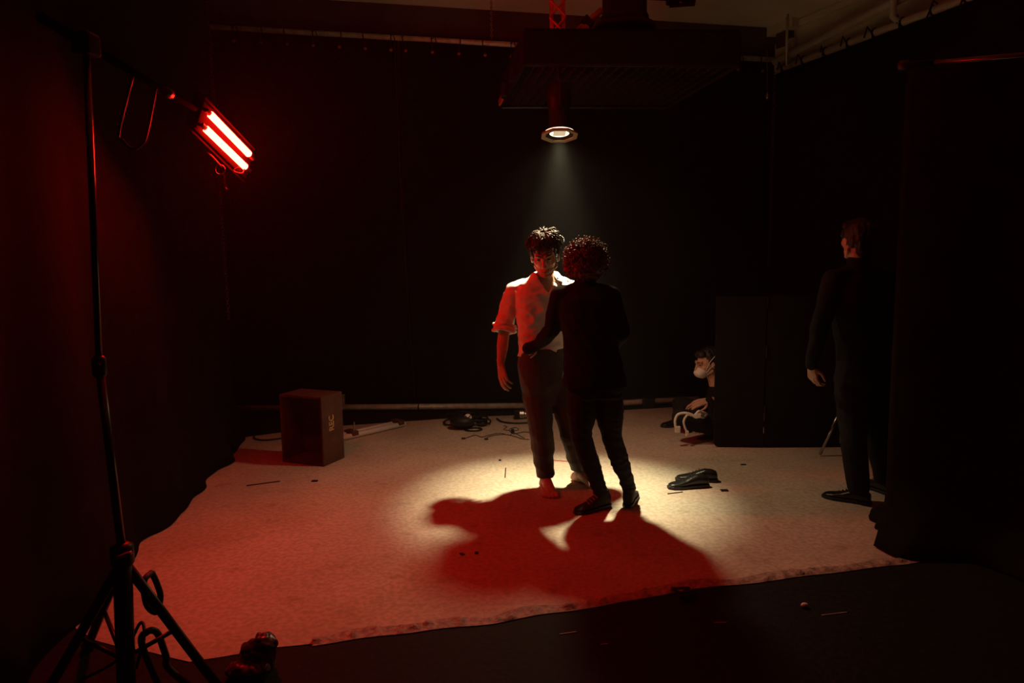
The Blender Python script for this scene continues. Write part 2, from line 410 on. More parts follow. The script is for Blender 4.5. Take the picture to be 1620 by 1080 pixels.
# ------------------------------------------------------------------ pipes
def pipe(name, pts, r, m_, label, cat='pipe', n=14, group=None):
    return tag(B().tube(pts, r, n).build(name, m_, None, True), label, cat, group)
pipe('curtain_pipe', [bk(BL.x, .13) + V((0, 0, topz(BL.x))), bk(BR.x - .1, .13) + V((0, 0, topz(BR.x - .1)))], .026, M_pipe, 'steel pipe holding the back curtains under the ceiling')
pipe('curtain_pipe', [rp(.17, .14) + V((0, 0, rz(.17))), rp(4.6, .14) + V((0, 0, rz(4.6)))], .034, M_pipepaint, 'cream pipe carrying the ties of the side wall curtain')
u0, u1 = onright(1226, 98, .16), onright(1480, -30, .16)
uu = (u1 - u0).normalized(); pipe('ceiling_pipe', [u0, u0 + uu * 4.2], .042, M_pipepaint, 'thicker cream pipe just above the pipe with the curtain ties')
for (x, y0, y1, nm) in ((1243, 18, 96, 'a'), (1251, 20, 104, 'b')):
    a, b = onright(x, y0, .17), onright(x, y1, .17)
    f_ = b + rn * .055 if nm == 'b' else b
    pipe('hanger_rod', [V((f_.x, f_.y, cz(f_.x) + .01)), f_] + ([b] if nm == 'b' else []), .010, M_pipepaint, 'thin cream rod in the room corner hanging the ' + ('thicker ceiling pipe' if nm == 'a' else 'pipe with the curtain ties'), 'rod', 8)
a = onright(1412, 27, .235); b2 = V((a.x + .0, a.y, cz(a.x) + .01)); sa_ = (a - BR).dot(rdir); pipe('hanger_pipe', [b2, a, rp(sa_, .16) + V((0, 0, rz(sa_) + .01))], .028, M_pipepaint, 'short cream pipe from the ceiling down to the curtain pipe', 'pipe')
# pilaster with capital on the right wall
c = onright(1246, 40, .02); pl = thing('wall_pilaster', (c.x, c.y, 0), 'beige wall pilaster with a stepped capital in the room corner', 'pilaster')
Mr = Matrix((rdir, rn, V((0, 0, 1)))).transposed()
B().box((c.x, c.y, (cz(c.x) - .18) / 2), (.26, .10, cz(c.x) - .18), Mr).build('shaft', M_wallbeige, pl)
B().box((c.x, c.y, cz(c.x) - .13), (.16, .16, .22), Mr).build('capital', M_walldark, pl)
B().box((c.x, c.y, cz(c.x) - .03), (.40, .22, .12), Mr).build('top_block', M_wallbeige, pl)
# cornice beam between wall and ceiling
tag(B().box(rp(2.4, .02) + V((0, 0, cz(3.6) - .02)), (5, .05, .06), Mr).build('trim_1', M_wallbeige), kind='structure')
# floor pipe in front of the back curtain
fp = [G(x, y, .045) for x, y in ((369, 644), (540, 643), (640, 645), (830, 640))]
for q in fp: q.y -= .06
fpipe = pipe('floor_pipe', [fp[0], fp[0].lerp(fp[3], .5), fp[3]], .032, M_pipe, 'long pale pipe lying along the foot of the back curtain behind the crate')
for px_ in (389, 662): q = G(px_, 644, .045); t_ = (q.x - fp[0].x) / (fp[3].x - fp[0].x); q = fp[0].lerp(fp[3], t_); B().tube([q + V((0, math.cos(t) * .036, math.sin(t) * .036)) for t in [k * math.pi / 6 for k in range(13)]], .007, 6).build('tie', M_black, fpipe)
q = G(542, 640, .045); B().box(q + V((0, 0, .05)), (.05, .05, .12)).build('clamp', M_pipe, fpipe, bevel=.006)
fpipe2 = pipe('floor_pipe', [G(838, 640, .045) + V((0, -.06, 0)), G(990, 637, .045), G(1105, 631, .045)], .032, M_pipe, 'pale pipe on the floor between the couple and the masked person')
q = G(1026, 636, .056); B().box(q, (.12, .10, .11)).build('clamp', M_black, fpipe2, bevel=.01)
q = G(832, 655, .05); jt = thing('pipe_clamp', (q.x, q.y, 0), 'small metal pipe coupler on the floor behind the barefoot man', 'clamp')
B().lathe(q + V((-.07, 0, 0)), (1, 0, 0), [(.03, 0), (.045, .01), (.045, .05), (.028, .06), (.028, .12), (.04, .125), (.04, .15)], 12).build('coupler', M_steel, jt)
B().box(q + V((-.09, 0, -.001)), (.05, .06, .09)).build('bracket', M_black, jt, bevel=.005)

# ================================================================== LAMPS
# spotlight over the couple
LP = P(885, 213, 5.22); ax = V((-.01, -.21, -1)).normalized()
sl = thing('spotlight', (LP.x, LP.y, LP.z), 'theatre spotlight with octagonal front shining down on the couple', 'spotlight')
B().lathe(LP - ax * .34, ax, [(.05, -.02), (.085, 0), (.09, .10), (.075, .14), (.075, .30), (.10, .33), (.10, .335), (.07, .335), (.07, .30), (.02, .29)], 20).build('housing', M_black, sl, True)
fr = B(); X, Y, Z = frame(ax); ro, ri = .135, .104; vs_ = []; fs_ = []
for h in (0, .012):
    for j in range(8):
        a = 2 * math.pi * (j + .5) / 8; vs_.append(LP + X * ro * math.cos(a) + Y * ro * math.sin(a) + ax * h)
    for j in range(8):
        a = 2 * math.pi * (j + .5) / 8; vs_.append(LP + X * ri * math.cos(a) + Y * ri * math.sin(a) + ax * h)
for j in range(8):
    k = (j + 1) % 8
    fs_ += [(j, k, 8 + k, 8 + j), (16 + j, 16 + k, 24 + k, 24 + j), (j, k, 16 + k, 16 + j), (8 + j, 8 + k, 24 + k, 24 + j)]
fr.add(vs_, fs_).build('octagonal_frame', mat('frame metal', (.35, .28, .18), .45, .5), sl)
M_lens = mat('lit lens', (.8, .75, .6), .2, emit=(1, .86, .58), estr=1.6)
M_refl = mat('lit reflector', (.8, .75, .6), .2, emit=(1, .80, .50), estr=.45)
B().lathe(LP - ax * .012, ax, [(.106, -.004), (.106, 0), (.07, .003), (.05, .003)], 24).build('lens_rim', M_lens, sl, True)
B().lathe(LP - ax * .012, ax, [(.062, 0), (.061, .0045)], 4).build('lens_slot', M_refl, sl)
B().tube([LP + X * .12 - ax * .16, LP + X * .13 - ax * .34, LP - ax * .46, LP - X * .13 - ax * .34, LP - X * .12 - ax * .16], .010, 6).build('yoke', M_blackmetal, sl)
B().tube([LP - ax * .45, V((LP.x, LP.y + .05, 2.928))], .014, 8).build('hanging_rod', M_blackmetal, sl)
def spot(nm, power, size, blend, col, r, off, aim=None):
    l = bpy.data.lights.new(nm, 'SPOT'); l.energy = power; l.spot_size = math.radians(size); l.spot_blend = blend; l.color = col; l.shadow_soft_size = r
    o = bpy.data.objects.new(nm, l); COL.objects.link(o); o.parent = sl; o.location = ax * off
    o.rotation_euler = (aim or ax).to_track_quat('-Z', 'Y').to_euler(); return o
spot('beam', SPOT_POWER, 54, 1.0, (1, .92, .56), .05, .03)
spot('lens_spill', SPILL_POWER, 140, 1.0, (1, .70, .40), .06, .035)

# red double-tube fixture
T0, T1 = P(332, 180, 4.15), P(396, 246, 4.42)      # upper tube
T2, T3 = P(325, 203, 4.15), P(390, 266, 4.42)      # lower tube
td = (T1 - T0).normalized(); sep = T2 - T0
back_ = td.cross(sep).normalized(); back_ = back_ if back_.x < 0 else -back_
M_tube = bpy.data.materials.new('red tube'); M_tube.use_nodes = True; b_ = M_tube.node_tree.nodes['Principled BSDF']
mx_ = max(RED_TUBE); b_.inputs['Base Color'].default_value = (.6, .1, .08, 1); b_.inputs['Roughness'].default_value = .25
b_.inputs['Emission Color'].default_value = (1, RED_TUBE[1] / mx_, RED_TUBE[2] / mx_, 1); b_.inputs['Emission Strength'].default_value = mx_
ft = thing('tube_light', T0.lerp(T3, .5) - V((0, 0, .3)), 'fixture with two glowing red fluorescent tubes on a boom arm', 'tube light')
for a, b in ((T0, T1), (T2, T3)):
    tb = B().tube([a, a + td * .004, b - td * .012, b], [.012, .020, .020, .009], 16).build('tube', M_tube, ft, True)
    for e, s_ in ((a, -1), (b, 1)):
        B().tube([e - td * .008 * s_, e + td * .03 * s_], .0135, 12).build('socket', M_black, tb)
ctr = (T0 + T1 + T2 + T3) / 4 + back_ * .05; L_ = (T1 - T0).length
Mx = Matrix((td, sep.normalized(), td.cross(sep.normalized()))).transposed()
B().box(ctr, (L_ + .10, sep.length + .09, .035), Mx).build('housing', M_flag, ft, bevel=.006)
sn = sep.normalized()
for sg in (-1, 1):
    e0 = ctr + sn * sg * (sep.length / 2 + .045); hd = td * (L_ / 2 + .05); lip = -back_ * .012 + sn * sg * .02
    B().prism([e0 - hd, e0 + hd, e0 + hd + lip, e0 - hd + lip], back_ * .004).build('reflector_wing', M_flag, ft)
e0 = T0.lerp(T2, .5) - td * .085
B().prism([e0 - sn * (sep.length / 2 + .05) + back_ * .06, e0 + sn * (sep.length / 2 + .05) + back_ * .06, e0 + sn * (sep.length / 2 + .05) - back_ * .04, e0 - sn * (sep.length / 2 + .05) - back_ * .04], -td * .004).build('end_shade', M_flag, ft)
for e in (T0 - td * .03, T2 - td * .03): B().tube([e, e + back_ * .055], .012, 8).build('tube_holder', M_black, ft)
B().box(ctr + back_ * .05, (.10, .06, .08), Mx).build('clamp', M_blackmetal, ft, bevel=.006)
cp = P(348, 268, 4.3)
B().tube([cp + V((math.cos(q) * .028, 0, math.sin(q) * .028)) for q in [k * math.pi / 8 for k in range(17)]], .004, 6, False).build('mount_ring', M_dark, ft, True)
B().tube(curve_pts([P(314, 192, 4.22), P(310, 212, 4.22), P(320, 232, 4.25), P(336, 248, 4.27), P(350, 264, 4.3)]), .006, 6).build('cable', M_rubber, ft)
B().tube(curve_pts([P(378, 264, 4.37), P(370, 270, 4.37), P(383, 274, 4.37), P(387, 266, 4.4)]), .004, 6).build('cable', M_rubber, ft)
B().tube([P(354, 276, 4.3), P(356, 296, 4.3), P(360, 300, 4.3)], .006, 6).build('pull_strap', M_dark, ft)

# ================================================================== PEOPLE
def Rz(a): return Matrix.Rotation(a, 3, 'Z')
def head_rot(yaw, pitch, roll=0.0):
    """local +y = face direction; yaw turns about z from +y, pitch > 0 looks down"""
    return Matrix.Rotation(yaw, 3, 'Z') @ Matrix.Rotation(-pitch, 3, 'X') @ Matrix.Rotation(roll, 3, 'Y')
def head_blob(b, c, R, s=1.0):
    T = lambda x, y, z: V(c) + R @ (V((x, y, z)) * s)
    E = lambda p, r: b.ell(T(*p), tuple(q * s for q in r), R, 18, 12)
    E((0, -.018, .035), (.074, .093, .082)); E((0, .012, -.012), (.064, .078, .085))
    E((0, .028, -.066), (.052, .056, .040)); E((0, .066, -.098), (.022, .018, .016))
    for sx in (-1, 1):
        b.cap(T(sx * .060, -.005, -.060), T(sx * .022, .062, -.096), .013 * s, .013 * s)      # jaw line
        E((sx * .043, .046, -.016), (.022, .024, .024)); E((sx * .079, -.008, -.008), (.008, .019, .032))
        b.cap(T(sx * .012, .090, .027), T(sx * .045, .074, .030), .010 * s, .009 * s)        # brow
        b.ball(T(sx * .031, .072, .006), .0135 * s)                                            # eyelid
        b.ball(T(sx * .012, .098, -.036), .0085 * s)                                           # nostril
        b.cap(T(0, .090, -.064), T(sx * .020, .082, -.067), .0075 * s, .005 * s)
        b.cap(T(0, .089, -.075), T(sx * .018, .081, -.073), .008 * s, .005 * s)
    b.cap(T(0, .088, .020), T(0, .112, -.030), .009 * s, .0125 * s)
    return T
def face_parts(T, R, s, par, lips=True):
    for sx in (-1, 1):
        B().ell(T(sx * .031, .0815, .007), (.011 * s, .006 * s, .0055 * s), R, 12, 8).build('eye', M_eye, par, True)
        B().tube([T(sx * .013, .099, .027), T(sx * .030, .094, .034), T(sx * .050, .077, .029)], [.0045 * s, .005 * s, .002 * s], 6).build('eyebrow', M_hair, par, True)
    if lips:
        B().tube([T(-.021, .087, -.068), T(0, .0975, -.0665), T(.021, .087, -.068)], [.002, .0045, .002], 6).build('lips', M_lip, par, True)
def hand_blob(b, wrist, f, n, thumb, curl=(.35, .35, .3), s=1.0, spread=.06, tcurl=.5, wr=.024):
    """f = towards the fingertips, n = out of the back of the hand, thumb = +-1 side of n x f"""
    f = V(f).normalized(); n = V(n); n = (n - f * n.dot(f)).normalized(); t = n.cross(f) * thumb; w0 = V(wrist)
    b.limb((w0 - f * .03 * s, wr * s), (w0 + f * .01 * s, .021 * s))
    ln = (.092, .098, .093, .082); lens = ((.043, .025, .021), (.047, .029, .022), (.043, .027, .021), (.034, .020, .019))
    for i in range(4):
        lat = (1.5 - i) * .0205 * s; k = w0 + f * ln[i] * s + t * lat - n * (abs(1.2 - i) * .003 * s)
        b.cap(w0 + f * .012 * s + t * lat * .62, k, .0125 * s, .0108 * s)
        d = (f + t * spread * (1.5 - i)).normalized(); p = k; r0 = .0095 * s
        for q, (L, cu) in enumerate(zip(lens[i], curl)):
            d = Quaternion(t * thumb if False else d.cross(n).normalized(), -cu * (1 + .12 * i)) @ d
            p2 = p + d * L * s; b.cap(p, p2, r0, r0 * .9); p = p2; r0 *= .9
            n_ = n
    a = w0 + f * .022 * s + t * .022 * s - n * .008 * s; k1 = a + (f * .62 + t * .62 - n * .35).normalized() * .044 * s
    b.cap(a, k1, .0145 * s, .0115 * s); d = (f * .9 + t * (.45 - .4 * tcurl) - n * .35 * tcurl).normalized()
    k2 = k1 + d * .030 * s; d2 = (d - t * .35 * tcurl - n * .15).normalized(); k3 = k2 + d2 * .025 * s
    b.cap(k1, k2, .0112 * s, .0100 * s); b.cap(k2, k3, .0100 * s, .0082 * s)
def foot_blob(b, ankle, d, s=1.0, side=1):
    """bare foot on the floor; d = toe direction, side = +1 when the big toe is on the right of d"""
    d = V(d); d.z = 0; d.normalize(); r = V((d.y, -d.x, 0)) * side; a = V((ankle[0], ankle[1], 0)); z = V((0, 0, 1))
    b.limb((V(ankle), .036 * s), (a + z * .060 + d * .005, .038 * s), (a + z * .032 - d * .045 * s, .030 * s))
    b.limb((a + z * .065 * s + d * .02, .034 * s), (a + z * .044 * s + d * .075 * s + r * .01, .030 * s), (a + z * .022 * s + d * .135 * s + r * .026, .021 * s)).limb((a + z * .040 * s + d * .07 * s, .028 * s), (a + z * .019 * s + d * .135 * s - r * .004, .019 * s))
    b.limb((a + z * .026 - d * .045 * s - r * .01, .025 * s), (a + z * .020 + d * .06 * s - r * .024, .019 * s), (a + z * .018 + d * .125 * s - r * .036, .016 * s))
    for i, (la, fw, rr) in enumerate(((.038, .195, .0140), (.013, .198, .0105), (-.008, .190, .0100), (-.027, .178, .0095), (-.044, .163, .0090))):
        p0 = a + d * .130 * s + r * la * .8 * s + z * .018; p1 = a + d * (fw - .022) * s + r * la * s + z * (rr + .006); p2 = a + d * fw * s + r * la * s + z * rr
        b.cap(p0, p1, rr * s * 1.15, rr * s); b.cap(p1, p2, rr * s, rr * s)
def shoe(parent, ankle, d, s=1.0, upper=M_shoe, sole=M_rubber, high=.0, lace=M_rubber, name='shoe'):
    d = V(d); d.z = 0; d.normalize(); r = V((d.y, -d.x, 0)); a = V((ankle[0], ankle[1], ankle[2] if len(ankle) > 2 and ankle[2] > .2 else 0)); z = V((0, 0, 1)); a.z = 0
    rings = []
    for k, w_, h0, h1 in ((-.072, .022, .02, .055), (-.066, .032, .018, .075 + high), (-.035, .038, .017, .088 + high), (.01, .038, .017, .092 + high), (.05, .038, .017, .078 + high * .5), (.09, .042, .017, .060), (.135, .045, .017, .047), (.175, .038, .018, .040), (.198, .022, .02, .032)):
        rings.append((a + d * k * s + z * (h0 + h1) / 2, r * w_ * s, z * (h1 - h0) / 2))
    bb = B().loft(rings, 16)
    if high: bb.loft([(a + z * .06 - d * .01, r * .038, d * .05), (a + z * (.10 + high) - d * .015, r * .040, d * .046)], 16)
    u_ = bb.blob(name, upper, parent, .005, 5)
    sr = []
    pts = [(-.078, .020), (-.06, .034), (-.02, .037), (.03, .036), (.08, .043), (.135, .048), (.18, .038), (.207, .016)]
    poly = [a + d * k * s + r * w_ * s for k, w_ in pts] + [a + d * k * s - r * w_ * s for k, w_ in pts[::-1]]
    B().prism([p + z * .001 for p in poly], z * .021).build('sole', sole, u_, bevel=.004)
    for k in range(4):
        y = .045 + k * .021; h = .086 - k * .009 + high * .5
        B().tube([a + d * y * s - r * .026 + z * (h - .014), a + d * (y + .006) + z * (h + .002), a + d * y * s + r * .026 + z * (h - .014)], .0032, 6).build('lace', lace, u_)
    return u_
def wrinkle(amp, sx, sz, seed=0.0, ridge=True):
    def fn(c, n):
        a = noise.noise(V((c.x * sx + seed, c.y * sx, c.z * sz + c.x * 6)))
        b_ = noise.noise(V((c.x * sx * 2.3, c.y * sx * 2.3 + seed, c.z * sz * 2.1 - c.x * 9)))
        if ridge: a = .6 - abs(a) * 2.2
        return amp * (a * .8 + b_ * .45)
    return fn
def hair_fn(amp, seed=0.0):
    def fn(c, n):
        a = noise.noise(V((c.x * 34 + seed, c.y * 34, c.z * 16)))
        b_ = noise.noise(V((c.x * 95, c.y * 95 + seed, c.z * 40)))
        return amp * (a + .5 * b_)
    return fn

# ---------------------------------------------------------------- the barefoot man in the white shirt
MY = 4.83
man = thing('person', (P(885, 700, MY).x, MY, 0), 'barefoot person in a white shirt with rolled sleeves and dark trousers facing the lamp light', 'person')
man['label'] = 'barefoot person in a white shirt and dark trousers standing in the light pool'
hc = P(862, 406, MY - .07); hR = head_rot(math.pi - .12, .32, .06)
b = B(); T = head_blob(b, hc, hR, 1.10)
nk = P(863, 440, MY + .01); sR = P(811, 459, MY + .0); sL = P(909, 457, MY + .07)
eR = P(798, 520, MY + .03); wR = P(792, 577, MY - .03)
eL = P(922, 520, MY + .12); wL = P(925, 575, MY + .06)
hipc = P(862, 578, MY + .03)
b.limb((nk + V((0, .01, -.02)), .062), (V(nk) + V((0, -.01, .05)), .055), (T(0, -.01, -.06), .052))
def torso(bb, g, w_=1.0):
    ring = lambda x, y, hw, hd, dy=0: bb_r.append((P(x, y, MY + .02 + dy), V((hw * w_ + g, .05, 0)), V((-.02, hd + g, 0))))
    bb_r = []
    ring(861, 600, .155, .105, .02); ring(861, 575, .160, .108, .02); ring(860, 548, .148, .100); ring(860, 520, .150, .102); ring(860, 490, .165, .112)
    ring(860, 466, .175, .110); ring(860, 450, .150, .088); ring(861, 439, .095, .070); ring(862, 432, .065, .058)
    bb.loft(bb_r, 24)
torso(b, 0)
b.limb((sR + V((.02, 0, -.02)), .052), (eR, .039), (P(795, 548, MY), .040), (wR, .024))
b.limb((sL + V((-.02, 0, -.02)), .052), (eL, .039), (P(924, 548, MY + .09), .036), (wL, .024))
hand_blob(b, wR, P(797, 615, MY - .07) - wR, V((-.75, -.66, .1)), -1, (.28, .30, .25), 1.0, .05, .6)
hand_blob(b, wL, V((-.15, -.3, -1)), V((.8, -.3, .2)), 1, (.4, .4, .3))
aR = V((G(863, 775).x, G(863, 775).y + .02, .085)); aL = V((G(917, 766).x, G(917, 766).y + .03, .085))
kR = P(857, 686, MY - .02); kL = P(905, 690, MY + .03); jR = P(845, 590, MY + .02); jL = P(884, 590, MY + .04)
b.limb((jR, .085), (kR, .052), (kR.lerp(aR, .35), .054), (aR + V((0, 0, .04)), .036)); b.limb((jL, .085), (kL, .052), (kL.lerp(aL, .35), .054), (aL + V((0, 0, .04)), .036))
foot_blob(b, aR, V((.14, -1, 0)), 1.08, -1); foot_blob(b, aL, V((.62, -.78, 0)), 1.06, 1)
mb = b.blob('body', M_skin, man, .0042, 3)
face_parts(T, hR, 1.10, mb)
# shirt
b = B(); torso(b, .020, 1.0)
b.limb((nk + V((-.04, .02, -.02)), .045), (sR + V((.03, .0, .0)), .056), (sR + V((.012, 0, -.012)), .064), (sR.lerp(eR, .5), .062), (eR + V((0, 0, .03)), .062))
b.limb((nk + V((.04, .02, -.02)), .045), (sL + V((-.03, .0, .0)), .056), (sL + V((-.012, 0, -.012)), .064), (sL.lerp(eL, .5), .060), (eL + V((0, 0, .03)), .060))
hemz = P(860, 566, MY).z; vtop = nk.z; vbot = P(866, 462, MY).z
wf = wrinkle(.012, 9, 15, 3.1)
def shirt_cut(c):
    if c.z < hemz + .02 * math.sin(c.x * 16): return True
    if c.y < MY - .02 and c.z > vbot and abs(c.x - P(866, 458, MY).x) < (c.z - vbot) * .62: return True
    if c.z > nk.z - .015 and (c - V((nk.x, nk.y, c.z))).length < .085: return True
    return False
sh = b.blob('shirt', M_shirt, man, .0060, 4, lambda c, n: wf(c, n) - .001, shirt_cut, thick=.0025)
# rolled cuffs: uneven fabric rings round the elbows
for e, sd in ((eR, 0), (eL, 5)):
    cb = B(); d_ = ((wR - eR) if sd == 0 else (wL - eL)).normalized()
    for q, (off, rr) in enumerate(((.000, .066), (.018, .070), (-.02, .067))):
        X, Y, Z = frame(d_); ring = [e + d_ * (off + .006 * math.sin(3 * t + q)) + (X * math.cos(t) + Y * math.sin(t)) * (rr + .002) * (1 + .10 * math.sin(5 * t + q * 2)) for t in [k * math.pi / 10 for k in range(21)]]
        cb.tube(ring, .012, 8)
    cb.build('rolled_cuff', M_shirt, sh, True)
# collar: two standing flaps
nc = V((nk.x, nk.y, nk.z))
for sx in (-1, 1):
    cb = B(); vs_ = []; fs_ = []; K = 12
    for i in range(K):
        t = i / (K - 1); a = math.pi * .5 + (math.pi * 1.30) * t if sx < 0 else math.pi * .5 - (math.pi * 1.30) * t
        a = math.pi / 2 - sx * t * 2.35
        wv = .010 * noise.noise(V((t * 4, sx, 0)))
        for h, rr, pt in ((-.028, .083, 0), (.020 - .02 * t, .074 + wv, 0), (.048 - .04 * t, .076 + wv, 0), (.012 - .065 * t, .100 + .028 * t + wv, 0)):
            vs_.append(nc + V((math.cos(a) * rr, math.sin(a) * rr * .92 + .005, h + .010)))
    for i in range(K - 1):
        for j in range(3): fs_.append((i * 4 + j, (i + 1) * 4 + j, (i + 1) * 4 + j + 1, i * 4 + j + 1))
    o = cb.add(vs_, fs_).build('collar', M_shirt, sh, True); q = o.modifiers.new('t', 'SOLIDIFY'); q.thickness = .003
for k in range(4):
    zc = P(866, 472 + k * 22, MY); B().lathe(V((zc.x, MY - .118 + (.012 if k else .03), zc.z)), (0, -1, 0), [(.001, 0), (.006, 0), (.006, .003), (.001, .003)], 10).build('button', M_white, sh)
# trousers
def legs(b, jr, kr, ar, r):
    b.limb((jr, r[0]), (jr.lerp(kr, .5), r[1]), (kr, r[2]), (kr.lerp(ar, .5), r[3]), (ar, r[4]))
b = B(); legs(b, jR, kR, aR + V((0, 0, .02)), (.105, .098, .080, .074, .062)); legs(b, jL, kL, aL + V((0, 0, .02)), (.105, .096, .078, .070, .060))
bb_r = [(P(861, 605, MY + .03), V((.170, .04, 0)), V((-.02, .130, 0))), (P(861, 580, MY + .03), V((.180, .05, 0)), V((-.02, .134, 0))), (P(861, 556, MY + .02), V((.170, .05, 0)), V((-.02, .124, 0))), (P(861, 550, MY + .02), V((.164, .05, 0)), V((-.02, .120, 0)))]
b.loft([(P(862, 640, MY + .03), V((.105, .03, 0)), V((-.01, .085, 0))), (P(861, 622, MY + .03), V((.145, .04, 0)), V((-.02, .112, 0)))] + bb_r, 24)
wt = wrinkle(.008, 5, 8, 8.4)
tr = b.blob('trousers', M_trouser, man, .0065, 5, lambda c, n: wt(c, n) * (1.4 if c.z < .45 else .8), lambda c: c.z < (.085 if c.x < P(890, 760, MY).x else .095))
B().loft([(P(861, 557, MY + .02), V((.163, .05, 0)), V((-.02, .117, 0))), (P(861, 550, MY + .02), V((.162, .05, 0)), V((-.02, .116, 0)))], 24).build('belt', M_shoe, tr, True)
# hair
b = B(); H = lambda p, r: b.ell(T(*p), r, hR, 16, 10)
H((0, -.030, .058), (.090, .100, .080)); H((0, .042, .096), (.066, .048, .034)); H((.03, .062, .082), (.042, .034, .026)); H((-.04, .050, .082), (.036, .036, .030))
for sx in (-1, 1): H((sx * .070, .000, .035), (.020, .050, .045)); H((sx * .068, -.03, .0), (.020, .045, .05))
H((0, -.075, .0), (.07, .04, .06))
hr = b.blob('hair', M_hair, man, .0045, 3, hair_fn(.006, 2.2))
sb = B(); random.seed(11)
for i in range(520):
    a = random.uniform(0, 2 * math.pi); t0 = random.uniform(.15, 1.15); t1 = t0 + random.uniform(.45, .85); wild = i % 5 == 0; tw = random.uniform(-.35, .35) * (2.6 if wild else 1); lift = random.uniform(.0, .014) + (.022 * random.random() if wild else 0); pts = []
    for k in range(6):
        u = k / 5; th = t0 + (t1 - t0) * u; az = a + tw * u * u
        n0 = V((math.sin(th) * math.cos(az), math.sin(th) * math.sin(az), math.cos(th)))
        e = lift * math.sin(math.pi * u * .8) + .003
        p = V((n0.x * (.090 + e), n0.y * (.104 + e) - .018, n0.z * (.086 + e) + .056))
        if p.y > .05 and p.z < .045: p.z = .045 + (p.z - .045) * .35
        pts.append(T(*p))
    sb.tube(pts, [.0030, .0040, .0042, .0036, .0024, .0006], 4)
sb.build('hair_locks', M_hair, hr, True)

# ---------------------------------------------------------------- the curly-haired person in black, back turned
WY = 4.42
wom = thing('person', (P(955, 700, WY).x, WY, 0), 'curly-haired person in black clothes and sneakers, back turned, leaning to the one in white', 'person')
hc = P(925, 422, WY + .01); hR = head_rot(.22, .10, 0)
b = B(); T = head_blob(b, hc, hR, .98)
nk = P(926, 449, WY); sl_ = P(884, 470, WY + .0); sr_ = P(968, 470, WY - .01)
b.limb((nk + V((0, 0, -.03)), .055), (nk + V((0, 0, .06)), .050), (T(0, -.01, -.05), .048))
el_ = P(874, 523, WY + .09); wl_ = P(851, 545, WY + .235); er_ = P(982, 528, WY + .0); wr_ = P(962, 560, WY + .17)
def torsoW(bb, g):
    rs = []
    ring = lambda x, y, hw, hd: rs.append((P(x, y, WY + .0), V((hw + g, -.02, 0)), V((.01, hd + g, 0))))
    ring(940, 612, .120, .085); ring(939, 600, .140, .095); ring(937, 570, .145, .098); ring(933, 535, .145, .100); ring(929, 500, .150, .105); ring(926, 475, .160, .100); ring(926, 463, .125, .075); ring(926, 455, .065, .055)
    bb.loft(rs, 22)
torsoW(b, 0)
b.limb((sl_, .045), (el_, .036), (wl_, .023)); b.limb((sr_, .045), (er_, .036), (wr_, .023))
hand_blob(b, wl_, P(829, 554, WY + .275) - wl_, V((-.35, -.85, .4)), 1, (1.1, 1.4, .9), .86)
hand_blob(b, wr_, V((-.5, .8, -.1)), V((.3, .1, .9)), -1, (.4, .4, .3), .92)
jl, jr = P(921, 618, WY), P(961, 618, WY + .01); kl, kr = P(919, 690, WY - .02), P(967, 690, WY + .02)
al = V((G(950, 805).x, G(950, 805).y + .01, .10)); ar = V((G(996, 800).x, G(996, 800).y + .02, .10))
b.limb((jl, .07), (kl, .05), (kl.lerp(al, .35), .05), (al, .034)); b.limb((jr, .07), (kr, .05), (kr.lerp(ar, .35), .05), (ar, .034))
b.limb((al, .034), (V((al.x, al.y, .05)), .03)); b.limb((ar, .034), (V((ar.x, ar.y, .05)), .03))
b.blob('body', M_skin2, wom, .0045, 3)
b = B(); torsoW(b, .024); b.loft([(P(941, 632, WY), V((.20, 0, 0)), V((0, .148, 0))), (P(940, 600, WY), V((.198, 0, 0)), V((0, .146, 0))), (P(937, 565, WY), V((.172, 0, 0)), V((0, .125, 0))), (P(934, 545, WY), V((.16, 0, 0)), V((0, .11, 0)))], 22)
b.limb((nk + V((-.03, 0, -.05)), .065), (sl_ + V((.01, 0, 0)), .066), (sl_.lerp(el_, .5), .060), (el_, .055), (el_.lerp(wl_, .6), .046), (wl_, .038), (P(836, 552, WY + .262), .041))
b.limb((nk + V((.03, 0, -.05)), .065), (sr_ + V((-.01, 0, 0)), .066), (sr_.lerp(er_, .5), .060), (er_, .055), (wr_, .038))
b.limb((nk + V((0, 0, -.03)), .075), (nk + V((0, .0, .015)), .066))
wj = wrinkle(.008, 6, 7, 1.7); jz = P(940, 612, WY).z
b.blob('jacket', M_jacket, wom, .0065, 5, wj, lambda c: c.z < jz, thick=.003)
b = B(); legs(b, jl, kl, al + V((0, 0, .01)), (.098, .092, .066, .060, .045)); legs(b, jr, kr, ar + V((0, 0, .01)), (.098, .090, .064, .060, .045))
b.loft([(P(940, 628, WY), V((.165, 0, 0)), V((0, .115, 0))), (P(940, 600, WY), V((.178, 0, 0)), V((0, .125, 0))), (P(938, 575, WY), V((.165, 0, 0)), V((0, .115, 0)))], 22)
wq = wrinkle(.004, 9, 22, 5.5)
b.blob('jeans', M_jeans, wom, .006, 5, lambda c, n: wq(c, n) * (1.8 if c.z < .35 else 1), lambda c: c.z < .085)
shoe(wom, al, V((-.84, -.54, 0)), 1.0, M_sneaker, M_rubber, .02, M_lace, 'sneaker'); shoe(wom, ar, V((.30, .95, 0)), 1.0, M_sneaker, M_rubber, .02, M_lace, 'sneaker')
b = B(); H = lambda p, r: b.ell(T(*p), r, hR, 16, 10)
H((0, -.025, .045), (.115, .125, .105)); H((0, -.05, -.01), (.112, .10, .085)); H((-.07, .01, .01), (.06, .08, .08)); H((.07, .01, .01), (.06, .08, .08))
cu = b.blob('hair', M_curl, wom, .006, 2, lambda c, n: .014 * noise.noise(c * 40) + .008 * noise.noise(c * 90))
cb = B(); random.seed(21)
